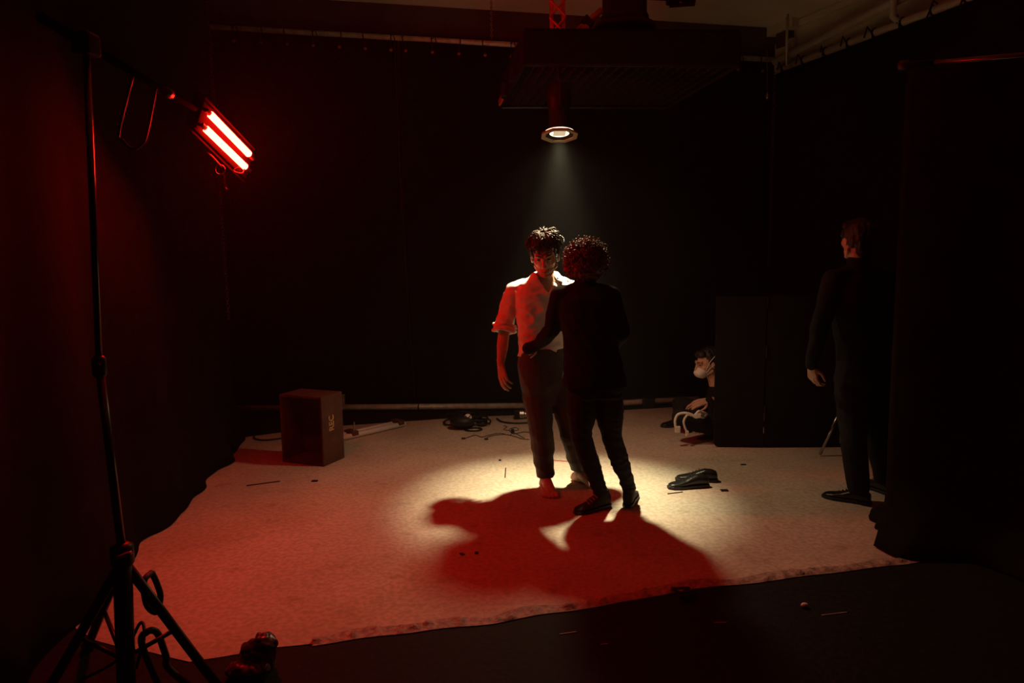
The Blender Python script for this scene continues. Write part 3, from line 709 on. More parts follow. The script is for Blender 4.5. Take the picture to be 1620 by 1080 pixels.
for i in range(620):
    a = random.uniform(0, 2 * math.pi); el = math.asin(random.uniform(-.62, 1))
    n0 = V((math.cos(a) * math.cos(el), math.sin(a) * math.cos(el), math.sin(el)))
    if n0.y > .75: continue
    p = V((n0.x * .116, n0.y * .125 - .03, n0.z * .112 + .035)); L = random.uniform(.03, .06); rr = random.uniform(.006, .011)
    d = (n0 + V((random.uniform(-.9, .9), random.uniform(-.9, .9), random.uniform(-.9, .5)))).normalized(); X, Y, Z = frame(d); ph = random.uniform(0, 6.3)
    cb.tube([T(*(p + d * (L * k / 11 - .012) + (X * math.cos(ph + k * 1.25) + Y * math.sin(ph + k * 1.25)) * rr)) for k in range(12)], .0026, 4)
cb.build('curls', M_curl, cu, True)

# ---------------------------------------------------------------- the person in black in the dark by the right curtain
RY = 4.55
rp_ = thing('person', (P(1368, 700, RY).x, RY, 0), 'person in dark clothes standing in the shadow beside the black folding flat', 'person')
hc = P(1355, 380, RY); hR = head_rot(.18, .05, 0)
b = B(); T = head_blob(b, hc, hR, 1.04)
nk = P(1358, 425, RY); s1, s2 = P(1319, 444, RY - .04), P(1404, 442, RY + .10)
b.limb((nk + V((0, 0, -.04)), .06), (nk + V((0, 0, .06)), .056), (T(0, -.01, -.05), .052))
e1, w1 = P(1297, 520, RY - .08), P(1284, 580, RY - .02); e2, w2 = P(1418, 520, RY + .05), P(1420, 575, RY + .16)
def torsoR(bb, g):
    rs = []
    ring = lambda x, y, hw, hd: rs.append((P(x, y, RY + .02), V((hw + g, .07, 0)), V((-.04, hd + g, 0))))
    ring(1366, 606, .120, .085); ring(1366, 580, .135, .095); ring(1365, 545, .145, .100); ring(1363, 505, .165, .115); ring(1361, 470, .180, .115); ring(1360, 448, .160, .095); ring(1359, 435, .085, .07)
    bb.loft(rs, 22)
torsoR(b, 0)
b.limb((s1, .05), (e1, .038), (w1, .025)); b.limb((s2, .05), (e2, .038), (w2, .025))
hand_blob(b, w1, P(1287, 612, RY) - w1, V((-.85, -.5, 0)), 1, (.5, .55, .4), .98)
hand_blob(b, w2, V((0, .2, -1)), V((.9, .2, 0)), -1, (.4, .4, .3), .98)
j1, j2 = P(1347, 600, RY), P(1386, 600, RY + .05); k1, k2 = P(1350, 695, RY - .05), P(1388, 695, RY + .06)
a1 = V((G(1357, 796).x, G(1357, 796).y, .10)); a2 = V((G(1398, 780).x, G(1398, 780).y, .10))
b.limb((j1, .085), (k1, .052), (a1, .036), (V((a1.x, a1.y, .05)), .03)); b.limb((j2, .085), (k2, .052), (a2, .036), (V((a2.x, a2.y, .05)), .03))
b.blob('body', M_skin, rp_, .0048, 3)
b = B(); torsoR(b, .025)
b.limb((nk + V((-.04, 0, -.05)), .07), (s1, .068), (s1.lerp(e1, .5), .062), (e1, .056), (w1 + V((0, 0, .01)), .038)); b.limb((nk + V((.04, 0, -.05)), .07), (s2, .068), (s2.lerp(e2, .5), .062), (e2, .056), (w2 + V((0, 0, .01)), .038)); b.limb((nk + V((0, 0, -.03)), .080), (nk + V((0, .0, .035)), .068))
jz2 = P(1366, 606, RY).z
b.blob('jacket', M_jacket, rp_, .007, 5, wrinkle(.008, 6, 7, 9.2), lambda c: c.z < jz2 and abs(c.x - nk.x) < .2 and c.z > .5 or c.z < .75, thick=.003)
b = B(); legs(b, j1, k1, a1, (.105, .10, .078, .074, .066)); legs(b, j2, k2, a2, (.105, .10, .078, .074, .066))
b.loft([(P(1366, 615, RY + .02), V((.168, .05, 0)), V((-.03, .12, 0))), (P(1366, 590, RY + .02), V((.178, .06, 0)), V((-.03, .125, 0))), (P(1366, 565, RY + .02), V((.165, .05, 0)), V((-.03, .115, 0)))], 22)
b.blob('trousers', M_jeans, rp_, .007, 5, wrinkle(.007, 5, 7, 4.4), lambda c: c.z < .07)
shoe(rp_, a1, V((-.75, .55, 0)), 1.05); shoe(rp_, a2, V((-.35, .93, 0)), 1.05)
b = B(); H = lambda p, r: b.ell(T(*p), r, hR, 16, 10)
H((0, -.030, .050), (.086, .097, .080)); H((0, -.075, -.01), (.070, .037, .075)); H((0, .05, .09), (.06, .04, .03)); H((0, -.065, -.07), (.052, .026, .04))
for sx in (-1, 1): H((sx * .070, -.01, .035), (.020, .055, .045)); H((sx * .066, -.045, -.005), (.018, .03, .05))
b.blob('hair', M_hairblack, rp_, .005, 2, hair_fn(.006, 7.2))

# ---------------------------------------------------------------- the masked person sitting on the floor
SY = 6.22
st = thing('person', (P(1118, 690, SY).x, SY, 0), 'dark-haired person in a white face mask sitting on the floor behind the folding flat', 'person')
hc = P(1119, 575, SY); hR = head_rot(math.pi / 2 + .25, .20, 0)
b = B(); T = head_blob(b, hc, hR, 1.06)
def sp(dx, dy, z): return V((hc.x + dx, SY + dy, z))
hz = hc.z
b.limb((sp(.10, 0, hz - .24), .07), (sp(.06, 0, hz - .13), .056), (T(0, -.01, -.05), .052))
sA, sB_ = sp(.10, -.17, hz - .27), sp(.13, .17, hz - .27)
eA, eB_ = sp(.05, -.20, hz - .52), sp(.06, .20, hz - .50); wA, wB = P(1122, 634, SY - .14), P(1112, 636, SY + .05)
tr_ = lambda bb, g: bb.loft([(sp(.26, 0, .06), V((.12 + g, 0, 0)), V((0, .17 + g, 0))), (sp(.24, 0, .2), V((.115 + g, 0, 0)), V((0, .16 + g, 0))), (sp(.18, 0, hz - .42), V((.115 + g, 0, 0)), V((0, .17 + g, 0))), (sp(.13, 0, hz - .30), V((.105 + g, 0, 0)), V((0, .18 + g, 0))), (sp(.11, 0, hz - .22), V((.075 + g, 0, 0)), V((0, .11 + g, 0)))], 20)
tr_(b, 0)
b.limb((sA, .05), (eA, .038), (wA, .025)); b.limb((sB_, .05), (eB_, .038), (wB, .025))
hand_blob(b, wA, P(1092, 640, SY - .16) - wA, V((-.15, -.6, .8)), 1, (.25, .3, .25), 1.05); hand_blob(b, wB, V((-1, -.1, -.1)), V((-.1, .4, .9)), -1, (.4, .4, .3), 1.0)
hA, hB = sp(.22, -.10, .10), sp(.22, .10, .10)
kA, kB = P(1077, 662, SY - .22), sp(-.16, .30, .22); fA, fB = sp(.02, .02, .07), P(1078, 668, SY + .12)
b.limb((hA, .08), (kA, .05), (fA, .036)); b.limb((hB, .08), (kB, .05), (fB, .036))
bo = b.blob('body', M_skin, st, .0052, 3)
face_parts(T, hR, 1.06, bo, False)
b = B(); tr_(b, .02); b.limb((sA, .066), (eA, .054), (wA, .036)); b.limb((sB_, .066), (eB_, .054), (wB, .036)); b.limb((sp(.10, 0, hz - .26), .08), (sp(.09, 0, hz - .21), .072))
b.blob('jacket', M_jacket, st, .007, 5, wrinkle(.008, 6, 7, 6.2), None)
b = B(); b.limb((hA, .11), (kA.lerp(hA, .4), .095), (kA, .08), (fA, .055)); b.limb((hB, .11), (kB, .08), (fB, .055))
b.loft([(sp(.26, 0, .03), V((.13, 0, 0)), V((0, .19, 0))), (sp(.25, 0, .2), V((.13, 0, 0)), V((0, .18, 0)))], 20)
b.blob('trousers', M_jeans, st, .007, 5, wrinkle(.007, 5, 7, 2.4), lambda c: c.z < .008)
fd = V((-1, -.25, 0)); shoe(st, (G(1082, 678).x, G(1082, 678).y + .1, 0), fd, 1.0)
b = B(); H = lambda p, r: b.ell(T(*p), r, hR, 16, 10)
H((0, -.030, .055), (.086, .098, .082)); H((0, .045, .088), (.066, .045, .034)); H((0, -.08, .0), (.066, .035, .06))
for sx in (-1, 1): H((sx * .068, -.02, .03), (.018, .045, .045))
b.blob('hair', M_hairblack, st, .005, 2, hair_fn(.007, 1.2))
b = B(); b.ell(T(0, .066, -.058), (.060, .066, .050), hR, 18, 12); b.cap(T(0, .09, -.02), T(0, .115, -.05), .016, .020)
mk = b.blob('face_mask', M_white, st, .005, 4, None, lambda c: (hR.transposed() @ (c - hc)).y < .035)
for za, zb in ((-.035, .045), (-.06, -.02)):
    B().tube([T(.058, .05, za), T(.078, .02, (za + zb) / 2 + .02), T(.082, -.03, zb + .02), T(.05, -.10, zb + .03)], .0032, 6).build('strap', M_white, mk)
    B().tube([T(-.058, .05, za), T(-.083, .02, (za + zb) / 2 + .02), T(-.090, -.03, zb + .02), T(-.05, -.105, zb + .03)], .0032, 6).build('strap', M_white, mk)

# ================================================================== OVERHEAD RIG
# big black softbox with an egg-crate grid, switched off
zb = 2.92
N0, N1 = G(838, 105, zb), G(1166, 100, zb); F0, F1 = G(786, 168, zb), G(1058, 172, zb)
zt = 3.16
sbx = thing('softbox', ((N0.x + F1.x) / 2, (N0.y + F1.y) / 2, zb), 'huge black overhead softbox with an egg-crate fabric grid, switched off', 'softbox')
ex = (N1 - N0 + F1 - F0) / 2; ey = (F0 - N0 + F1 - N1) / 2; O = (N0 + N1 + F0 + F1) / 4 - ex / 2 - ey / 2; O.z = zb
up = V((0, 0, 1))
def sq(u, v, z): return V((O.x + ex.x * u + ey.x * v, O.y + ex.y * u + ey.y * v, z))
sk = B()
for (a, c) in (((0, 0), (1, 0)), ((1, 0), (1, 1)), ((1, 1), (0, 1)), ((0, 1), (0, 0))):
    p0, p1 = sq(*a, zb), sq(*c, zb); d = (p1 - p0).normalized(); nn = V((d.y, -d.x, 0)) * .012
    sk.prism([p0, p1, p1 + up * .22, p0 + up * .22], nn)
sk.build('fabric_skirt', M_jacket, sbx)
tp = B(); r0 = [sq(0, 0, zb + .22), sq(1, 0, zb + .22), sq(1, 1, zb + .22), sq(0, 1, zb + .22)]; cc = sq(.5, .5, 0)
tp.prism(r0, (0, 0, .02)).build('fabric_top', M_jacket, sbx)
M_grid = mat('black nylon webbing', (.015, .011, .011), .6)
fb = B()
for p0, p1 in ((sq(0, 0, zb), sq(0, 1, zb)), (sq(1, 0, zb), sq(1, 1, zb)), (sq(0, 0, zb), sq(1, 0, zb)), (sq(0, 1, zb), sq(1, 1, zb))): fb.tube([p0, p1], .014, 8)
fb.build('frame_tube', M_blackmetal, sbx)
for i in range(1, 20):
    u = i / 20; B().prism([sq(u, .01, zb + .004), sq(u, .99, zb + .004), sq(u, .99, zb + .07), sq(u, .01, zb + .07)], ex.normalized() * .004).build('grid_strip', M_grid, sbx)
for i in range(1, 14):
    v = i / 14; B().prism([sq(.01, v, zb + .006), sq(.99, v, zb + .006), sq(.99, v, zb + .07), sq(.01, v, zb + .07)], ey.normalized() * .004).build('cross_strip', M_grid, sbx)
for u, v in ((0, .35), (0, .7)):
    p = sq(u, v, zb); B().box(p + V((-.02, 0, .05)), (.05, .10, .12)).build('corner_bracket', M_blackmetal, sbx, bevel=.01)
B().box(sq(-.01, .86, zb + .02), (.03, .22, .05), Matrix((ey.normalized().cross(up), ey.normalized(), up)).transposed()).build('side_strap', M_orange, sbx)
# the lamp drum and speed ring on top of the softbox
qz = P(990, 44, cc.y).z
dr = thing('lamp_drum', (cc.x, cc.y, zb + .24), 'dark round lamp housing with a flared ring mounted on top of the softbox', 'lamp housing')
dc = V((P(988, 30, cc.y).x, cc.y, qz - .02))
B().lathe(dc, up, [(.10, -.12), (.24, -.02), (.25, .0), (.25, .03), (.20, .06), (.175, .08)], 28).build('speed_ring', M_blackmetal, dr, True)
B().lathe(dc, up, [(.05, zb + .24 - qz), (.09, zb + .28 - qz), (.09, -.1)], 16).build('stem', M_black, dr, True)
B().prism([dc + V((.15, -.1, -.05)), dc + V((.42, -.1, -.09)), dc + V((.42, -.1, -.12)), dc + V((.15, -.1, -.12))], (0, .1, 0)).build('side_arm', M_black, dr)
B().lathe(dc, up, [(.19, .02), (.19, .10), (.175, .12), (.175, cz(dc.x) - qz - .12), (.12, cz(dc.x) - qz - .03)], 28).build('drum', M_black, dr, True)
# orange lattice hanger between ceiling and softbox
hx = P(882, 30, cc.y - .25)
lt = thing('lattice_hanger', (hx.x, hx.y, zb + .2), 'orange steel lattice hanger holding the softbox from the ceiling', 'hanger')
ztop = cz(hx.x) + .01
for dx in (-.045, .045): B().box(V((hx.x + dx, hx.y, (zb + .25 + ztop) / 2)), (.028, .02, ztop - zb - .25)).build('rail', M_orange, lt)
for k in range(6):
    z0 = zb + .35 + k * .13
    if z0 + .13 > ztop: break
    B().tube([V((hx.x - .06, hx.y - .016, z0)), V((hx.x + .06, hx.y - .016, z0 + .12))], .009, 6).build('cross_bar', M_orange, lt)
    B().tube([V((hx.x + .06, hx.y - .024, z0)), V((hx.x - .06, hx.y - .024, z0 + .12))], .009, 6).build('cross_bar', M_orange, lt)
B().box(V((hx.x, hx.y, zb + .26)), (.16, .08, .05)).build('foot_plate', M_blackmetal, lt, bevel=.006)
a, c = P(910, 52, cc.y - .2), P(952, 16, cc.y - .2)
pb = thing('red_strut', (a.x, a.y, a.z), 'slanting orange strut with a clamp between softbox and lamp drum', 'strut')
B().tube([a, c], .024, 10).build('bar', M_orange, pb, True); B().box(a.lerp(c, .45), (.09, .07, .07), Matrix.Rotation(.8, 3, 'Y')).build('clamp', M_blackmetal, pb, bevel=.008)
B().ball(P(926, 45, cc.y - .24), .03).build('clamp_knob', M_orange, pb, True)
B().tube([a, V((a.x, a.y + .1, zb + .236))], .012, 6).build('stub', M_blackmetal, pb)
# small floodlight with barn doors under the ceiling
fl = P(1072, 2, 6.2); fl.z = min(fl.z, cz(fl.x) - .12)
bd = thing('barn_door_lamp', (fl.x, fl.y, fl.z - .08), 'small dark floodlight with barn door flaps under the ceiling', 'floodlight')
B().box(fl + V((.02, 0, .05)), (.20, .18, .12)).build('housing', M_blackmetal, bd, bevel=.015)
B().tube([fl + V((.02, 0, .1)), V((fl.x + .02, fl.y, cz(fl.x) + .01))], .016, 8).build('stem', M_blackmetal, bd)
for p_, nm in (([(-.06, -.05, .0), (.14, -.05, .02), (.10, -.16, -.09), (-.10, -.16, -.10)], 'flap'), ([(-.20, -.06, .02), (-.05, -.06, .02), (-.08, -.10, -.03), (-.25, -.10, -.02)], 'flap')):
    B().prism([fl + V(x) for x in p_], (0, .006, .004)).build(nm, M_blackmetal, bd)
B().ball(fl + V((.0, -.10, -.05)), .018).build('clear_bulb', M_steel, bd, True)
# chains
def chain(p0, p1, label, link=.034, r=.0035, m_=M_steel, nm='chain', grp=None):
    p0, p1 = V(p0), V(p1); L = (p1 - p0).length; n = int(L / (link * .72)); d = (p1 - p0).normalized(); X, Y, Z = frame(d); b = B()
    for i in range(n):
        c = p0 + d * (L * (i + .5) / n); W = X if i % 2 else Y
        b.tube([c + d * (math.sin(t) * link * .5) + W * (math.cos(t) * link * .28) for t in [k * math.pi / 4 for k in range(9)]], r, 4, False)
    return tag(b.build(nm, m_, None, True), label, 'chain', grp)
c1 = P(778, 62, 7.4); chain(V((c1.x, c1.y, cz(c1.x) + .0)), c1, 'short steel chain hanging from the ceiling in front of the back pipe')
lc0, lc1 = P(339, 128, 5.0), P(362, 505, 5.0); chain(V((lc0.x - .02, lc0.y, cz(lc0.x))), lc1, 'long steel chain hanging behind the red tubes', .036, .0026, M_dark)
k0, k1_ = P(1213, 108, 7.75), P(1214, 150, 7.75)
pu = thing('pull_cord', (k1_.x, k1_.y, k1_.z), 'pull cord with a small wooden toggle in the back corner', 'pull cord')
B().tube([V((k0.x, k0.y, topz(k0.x))), k1_], .004, 6).build('cord', M_string, pu); B().lathe(k1_ + V((0, 0, .0)), (0, 0, -1), [(.006, -.03), (.018, .0), (.022, .03), (.008, .05)], 12).build('toggle', M_brass, pu, True)
chain(P(1226, 116, 7.6), P(1216, 420, 7.6), 'steel chain hanging down the corner beside the pull cord', .05, .003, M_dark)

# ================================================================== CRATE
Fc = G(513, 739); Lc = G(447, 731); Rc = G(538, 725)
ux = (Lc - Fc); W_ = ux.length; ux.normalize(); uy = V((-ux.y, ux.x, 0)); uy = uy if uy.dot(Rc - Fc) > 0 else -uy
Dp, Hh, tk = .265, .545, .018
cr = thing('wooden_crate', (Fc + ux * W_ / 2 + uy * Dp / 2)[:2] + (0.004,), 'open reddish wooden crate with REC stencilled on its side', 'crate')
Mc = Matrix((ux, uy, V((0, 0, 1)))).transposed(); z0 = .004
def cbx(nm, u, v, z, su, sv, sz): return B().box(Fc + ux * u + uy * v + V((0, 0, z0 + z)), (su, sv, sz), Mc).build(nm, M_crate, cr, bevel=.003)
cbx('side_panel', tk / 2, Dp / 2, Hh / 2, tk, Dp, Hh); cbx('side_panel', W_ - tk / 2, Dp / 2, Hh / 2, tk, Dp, Hh)
cbx('top_panel', W_ / 2, Dp / 2, Hh - tk / 2, W_ - 2 * tk, Dp, tk); cbx('bottom_panel', W_ / 2, Dp / 2, tk / 2, W_ - 2 * tk, Dp, tk)
cbx('back_panel', W_ / 2, Dp - tk / 2, Hh / 2, W_ - 2 * tk, tk, Hh - 2 * tk)
fc_ = bpy.data.curves.new('letters', 'FONT'); fc_.body = 'REC'; fc_.size = .085; fc_.extrude = .0008; fc_.align_x = 'CENTER'; fc_.align_y = 'CENTER'; fc_.offset = .0015
fo = bpy.data.objects.new('tmp', fc_); COL.objects.link(fo); dg = bpy.context.evaluated_depsgraph_get(); lm = bpy.data.meshes.new_from_object(fo.evaluated_get(dg)); bpy.data.objects.remove(fo)
# text x runs up, text y points away from the face's right side
tx = V((0, 0, 1)); tz = -ux; ty = tz.cross(tx)
lm.transform(Matrix((tx * .82, ty, tz)).transposed().to_4x4()); lm.transform(Matrix.Translation(Fc + uy * Dp * .44 - ux * .001 + V((0, 0, .325))))
link('stencil_letters', lm, M_paint, cr)

# ================================================================== BLACK FOLDING FLAT AND RIGHT DRAPE
p0 = G(1129, 708); p1 = G(1208, 709); p2 = G(1362, 708); hgt = P(1130, 470, p0.y).z
fl_ = thing('folding_flat', (p1.x, p1.y, 0.004), 'black folding flat of two boards standing on the vinyl sheet', 'flat')
for a, c in ((p0, p1 - V((.008, 0, 0))), (p1 + V((.008, 0, 0)), p2)):
    d = (c - a).normalized(); nn = V((-d.y, d.x, 0)) * .025; R_ = .04; L = (c - a).length; poly = []
    prof = [(R_, 0), (L, 0), (L, hgt), (0.0, hgt), (0, R_), (R_ * .3, R_ * .3)] if a is p0 else [(0, 0), (L, 0), (L, hgt), (0, hgt)]
    B().prism([a + d * u + V((0, 0, z + .006)) for u, z in prof], nn).build('board', M_blackboard, fl_, bevel=.002)
for zz in (.25, .75, 1.15): B().tube([p1 + V((0, -.004, zz)), p1 + V((0, -.004, zz + .10))], .008, 8).build('hinge', M_blackmetal, fl_)
# light stand leg showing behind the person in the dark
s0 = G(1297, 722); sc_ = P(1352, 655, s0.y - .25)
ls = thing('light_stand', (sc_.x, s0.y - .1, 0.004), 'thin steel light stand hidden behind the person in dark clothes', 'light stand')
ctr = V((sc_.x, s0.y - .05, 0))
B().tube([ctr + V((0, 0, .12)), ctr + V((0, 0, 1.3))], .012, 8).build('pole', M_steel, ls, True)
for a in (s0 - ctr, V((.35, -.1, 0)), V((.2, .1, 0))): B().tube([ctr + V((0, 0, .42)), ctr + V((a.x, a.y, .016))], .011, 8).build('leg', M_chrome, ls, True)
B().lathe(ctr + V((0, 0, .38)), up, [(.02, 0), (.024, .01), (.024, .07), (.018, .08)], 10).build('collar', M_black, ls, True)
# drape on a crossbar at the right
d0, d1 = P(1436, 103, 3.95), P(1660, 84, 3.55)
cbp = tag(B().tube([d0 + (d0 - d1).normalized() * .02, d1 + (d1 - d0) * .8], .014, 10).build('crossbar', M_dark, None, True), 'thin dark crossbar carrying the black drape beside the shadowed person', 'crossbar')
B().lathe(d0, (d1 - d0), [(.01, -.05), (.026, -.04), (.026, 0), (.017, .01), (.017, .12)], 12).build('end_cap', M_black, cbp, True)
lz0 = d0.z
dE = d0 + (d1 - d0) * 1.78
drape('black_drape', [(d0.x, d0.y, 0), (dE.x, dE.y, 0)], lambda k: d0.z + (dE.z - d0.z) * k - .016, 'black drape hanging from the crossbar beside the person in shadow', fold=.045, freq=9, puddle=.26, nz=40)
# heap of black cloth at its foot
hb = B(); random.seed(3)
for k in range(16):
    t = k / 15; c = V(G(1392, 834)).lerp(V(G(1500, 868)), t) + V((.14 + .04 * math.sin(k * 2.1), .04 + .09 * t + .05 * math.cos(k * 1.7), 0))
    hb.ell(c + V((0, 0, .012)), (.15 + .04 * random.random(), .14 + .05 * random.random(), .055 + .04 * random.random()), Rz(k), 12, 8)
tag(hb.blob('cloth_heap', M_blackcloth, None, .012, 3, lambda c, n: .02 * noise.noise(c * 9), lambda c: c.z < .0045), 'crumpled heap of black cloth at the foot of the drape', 'cloth')

# ================================================================== LEFT LIGHT STAND WITH BOOM
SD = 2.32
pb0, pb1 = P(193, 1075, SD), P(193, 872, SD)
ptop = P(136, 70, SD + .04); pm = P(157, 577, SD + .02)
ls2 = thing('boom_stand', (pb0.x, pb0.y, 0), 'tall steel tripod stand with a boom arm carrying the red tubes', 'light stand')
foot0 = V((pb0.x + .01, SD, .10))
B().tube([foot0, pb1], .030, 14).build('lower_column', M_blackmetal, ls2, True)
B().tube([pb1, pm], .0135, 12).build('pole', M_dark, ls2, True); B().tube([pm, ptop], .0105, 12).build('upper_pole', M_dark, ls2, True)
dpo = (ptop - pb1).normalized()
B().lathe(pb1, dpo, [(.028, -.05), (.036, -.04), (.036, .02), (.02, .03)], 14).build('collar', M_black, ls2, True)
B().lathe(pm, dpo, [(.016, -.04), (.022, -.03), (.022, .02), (.013, .03)], 12).build('joint', M_black, ls2, True)
B().tube([pm, pm + V((.02, -.045, .005))], .007, 8).build('wing_knob', M_black, ls2)
B().box(pb1 + V((.03, -.045, .005)), (.055, .016, .012), Matrix.Rotation(-.35, 3, 'Y')).build('lock_lever', mat('red plastic', (.6, .05, .04), .4), ls2, bevel=.003)
for e in (G(352, 1095, .02), G(60, 1120, .02) , V((pb0.x - .45, SD + .55, .02))):
    B().tube([pb1 + V((0, 0, -.03)), e], .017, 10).build('leg', M_blackmetal, ls2, True)
    mid = pb1.lerp(e, .52); B().tube([V((foot0.x, foot0.y, .28)), mid], .008, 8).build('brace', M_blackmetal, ls2, True)
    B().lathe(e, (0, 0, 1), [(.012, -.019), (.024, -.015), (.024, .01), (.016, .02)], 10).build('rubber_foot', M_rubber, ls2, True)
bm1 = T0.lerp(T2, .5) - td * .088
bm0 = ptop + (ptop - bm1).normalized() * .35
B().tube([bm0, bm1], .014, 10).build('boom_arm', M_flag, ls2, True)
B().box(ptop, (.06, .07, .07)).build('boom_clamp', M_black, ls2, bevel=.01)
bp = lambda t: ptop.lerp(bm1, t)
B().lathe(bp(.62), bm1 - ptop, [(.01, -.05), (.022, -.04), (.022, .04), (.01, .05)], 10).build('boom_joint', M_black, ls2, True)
# cables
def cable(nm, pts, r, label, m_=M_rubber, cat='cable', n=8, grp=None): return tag(B().tube(curve_pts(pts, n), r, 7).build(nm, m_, None, True), label, cat, grp)
cable('power_cable', [bp(.30), P(188, 208, 3.0), P(194, 222, 3.0), P(210, 236, 3.0), P(224, 228, 3.02), P(232, 212, 3.05), bp(.50)], .006, 'black cable sagging in a loop under the boom arm')
cable('power_cable', [P(240, 905, 2.5), P(249, 925, 2.5), P(254, 945, 2.5), P(247, 968, 2.48), P(232, 955, 2.45), P(228, 920, 2.45), P(240, 905, 2.5)], .011, 'thick black cable coiled around the leg of the boom stand')
cable('power_cable', [V((-1.30, 2.5, .02)), P(225, 1020, 2.4), P(232, 1000, 2.4), P(248, 1000, 2.42), P(262, 1035, 2.42), P(270, 1060, 2.42), V((-1.08, 2.45, .014))], .012, 'thick black cable arching over the floor under the boom stand')
cable('power_cable', [G(130, 1075, .012), P(190, 1040, 2.45), P(222, 985, 2.5), P(228, 1010, 2.45), P(215, 1058, 2.4)], .006, 'thin cable running up the legs of the boom stand')

# ================================================================== SMALL THINGS ON THE FLOOR
fz = .0045
# coil of cable by the back edge
cl = thing('cable_coil', G(742, 676)[:2] + (fz,), 'coiled black cable with a round white plug by the back of the sheet', 'cable')
cb_ = B(); cc_ = G(738, 671); random.seed(5)
for k in range(9):
    rx, ry = random.uniform(.10, .19), random.uniform(.09, .15); ox, oy = random.uniform(-.05, .06), random.uniform(-.05, .05)
    cb_.tube([cc_ + V((ox + math.cos(t) * rx, oy + math.sin(t) * ry, fz + .010 + k * .010 + .006 * math.sin(3 * t))) for t in [q * math.pi / 12 for q in range(25)]], .008, 6, False)
c2 = G(749, 681); cb_.tube([c2 + V((math.cos(t) * .078, math.sin(t) * .06, fz + .008)) for t in [q * math.pi / 12 for q in range(25)]], .008, 6, False)
c3 = G(762, 672); cb_.tube([c3 + V((math.cos(t) * .05, math.sin(t) * .08, fz + .008)) for t in [q * math.pi / 12 for q in range(25)]], .008, 6, False)
cb_.build('coil', M_rubber, cl, True)
pg = G(740, 660, .12); B().lathe(V((pg.x, pg.y - .0, .115)), (0, -1, .35), [(.02, -.03), (.036, -.02), (.038, .0), (.03, .012)], 16).build('plug', M_white, cl, True)
B().ell(V((pg.x - .05, pg.y + .03, .08)), (.12, .10, .055), None).build('cable_bundle', M_rubber, cl, True)
B().tube([V((pg.x - .03, pg.y - .016, .145)), V((pg.x + .03, pg.y - .02, .09))], .004, 5).build('plug_tie', M_rubber, cl); B().tube([V((pg.x + .03, pg.y - .016, .145)), V((pg.x - .03, pg.y - .02, .09))], .004, 5).build('plug_tie', M_rubber, cl)
# tangled thin leads
ld = thing('earphone_leads', G(800, 690)[:2] + (fz,), 'tangle of thin black leads with small plugs behind the barefoot person', 'leads')
Z_ = lambda x, y: G(x, y, .008)
B().tube(curve_pts([Z_(733, 694), Z_(742, 691), Z_(752, 688), Z_(762, 691), Z_(774, 688), Z_(790, 685), Z_(806, 688), Z_(812, 684), Z_(824, 690), Z_(830, 693)], 5), .0032, 5).build('lead', M_rubber, ld, True)
B().tube(curve_pts([Z_(769, 694), Z_(772, 691), Z_(784, 688), Z_(800, 687), Z_(814, 690), Z_(826, 694), Z_(838, 695)], 5), .0032, 5).build('lead', M_rubber, ld, True)
B().tube(curve_pts([Z_(797, 673), Z_(802, 675), Z_(797, 679), Z_(808, 681), Z_(820, 680), Z_(816, 676), Z_(806, 679), Z_(812, 686), Z_(828, 683), Z_(838, 684)], 5), .0032, 5).build('lead', M_rubber, ld, True)
B().box(Z_(811, 684) + V((0, 0, .014)), (.03, .03, .035)).build('plug', M_black, ld, bevel=.004)
for x, y in ((733, 694), (769, 695)): B().lathe(Z_(x, y) + V((0, 0, .0055)), (-1, -.2, .1), [(.004, -.02), (.009, -.01), (.009, .012), (.004, .016)], 8).build('plug', M_black, ld)
cable('power_cable', [G(786, 662, .016), G(795, 667, .0135), G(815, 669, .0135), G(845, 668, .0135)], .009, 'black cable lying straight beside the pipe coupler')
cable('power_cable', [G(402, 690, .012), G(404, 694, .012), G(420, 696, .012), G(445, 693, .012), G(462, 690, .012)], .008, 'black cable curving out from behind the wooden crate')
# pair of white tube battens behind the crate
a, c = G(536, 694, .03), G(640, 670, .03)
bt = thing('tube_batten', (a.x, a.y, fz), 'white double tube batten lying on the sheet behind the wooden crate', 'tube batten')
dd = (c - a).normalized(); nn = V((-dd.y, dd.x, 0))
for off in (0, .085): B().tube([a + nn * off, c + nn * off], .024, 12).build('tube', M_white, bt, True)
B().box(a.lerp(c, .5) + nn * .042, ((c - a).length * .96, .03, .03), Matrix((dd, nn, up)).transposed()).build('spine', M_white, bt)
for t in (.22, .93): B().box(a.lerp(c, t) + nn * .04 + V((0, 0, .02)), (.07, .13, .045), Matrix((dd, nn, up)).transposed()).build('bracket', M_crate, bt, bevel=.006)
B().tube([a.lerp(c, .22) + V((0, 0, .04)), a.lerp(c, .22) + V((.005, 0, .12))], .006, 6).build('bolt', M_steel, bt)
# the taken-off shoes
for (x, y, dv, lab) in ((1092, 771, (-.98, -.15, 0), 'black leather lace-up shoe, the nearer of the empty pair on the sheet'), (1106, 762, (-.99, .12, 0), 'black leather lace-up shoe tucked behind its mate on the sheet')):
    g = G(x, y); t = thing('leather_shoe', (g.x, g.y, fz), lab, 'shoe', 'empty pair of leather shoes'); n0 = len(bpy.data.objects)
    g2 = V((g.x + .05, g.y, 0)); u_ = shoe(t, (g2.x, g2.y, 0), V(dv), 1.04, M_shoe, M_rubber, .0)
    u_.name = 'upper'; u_.location.z += fz
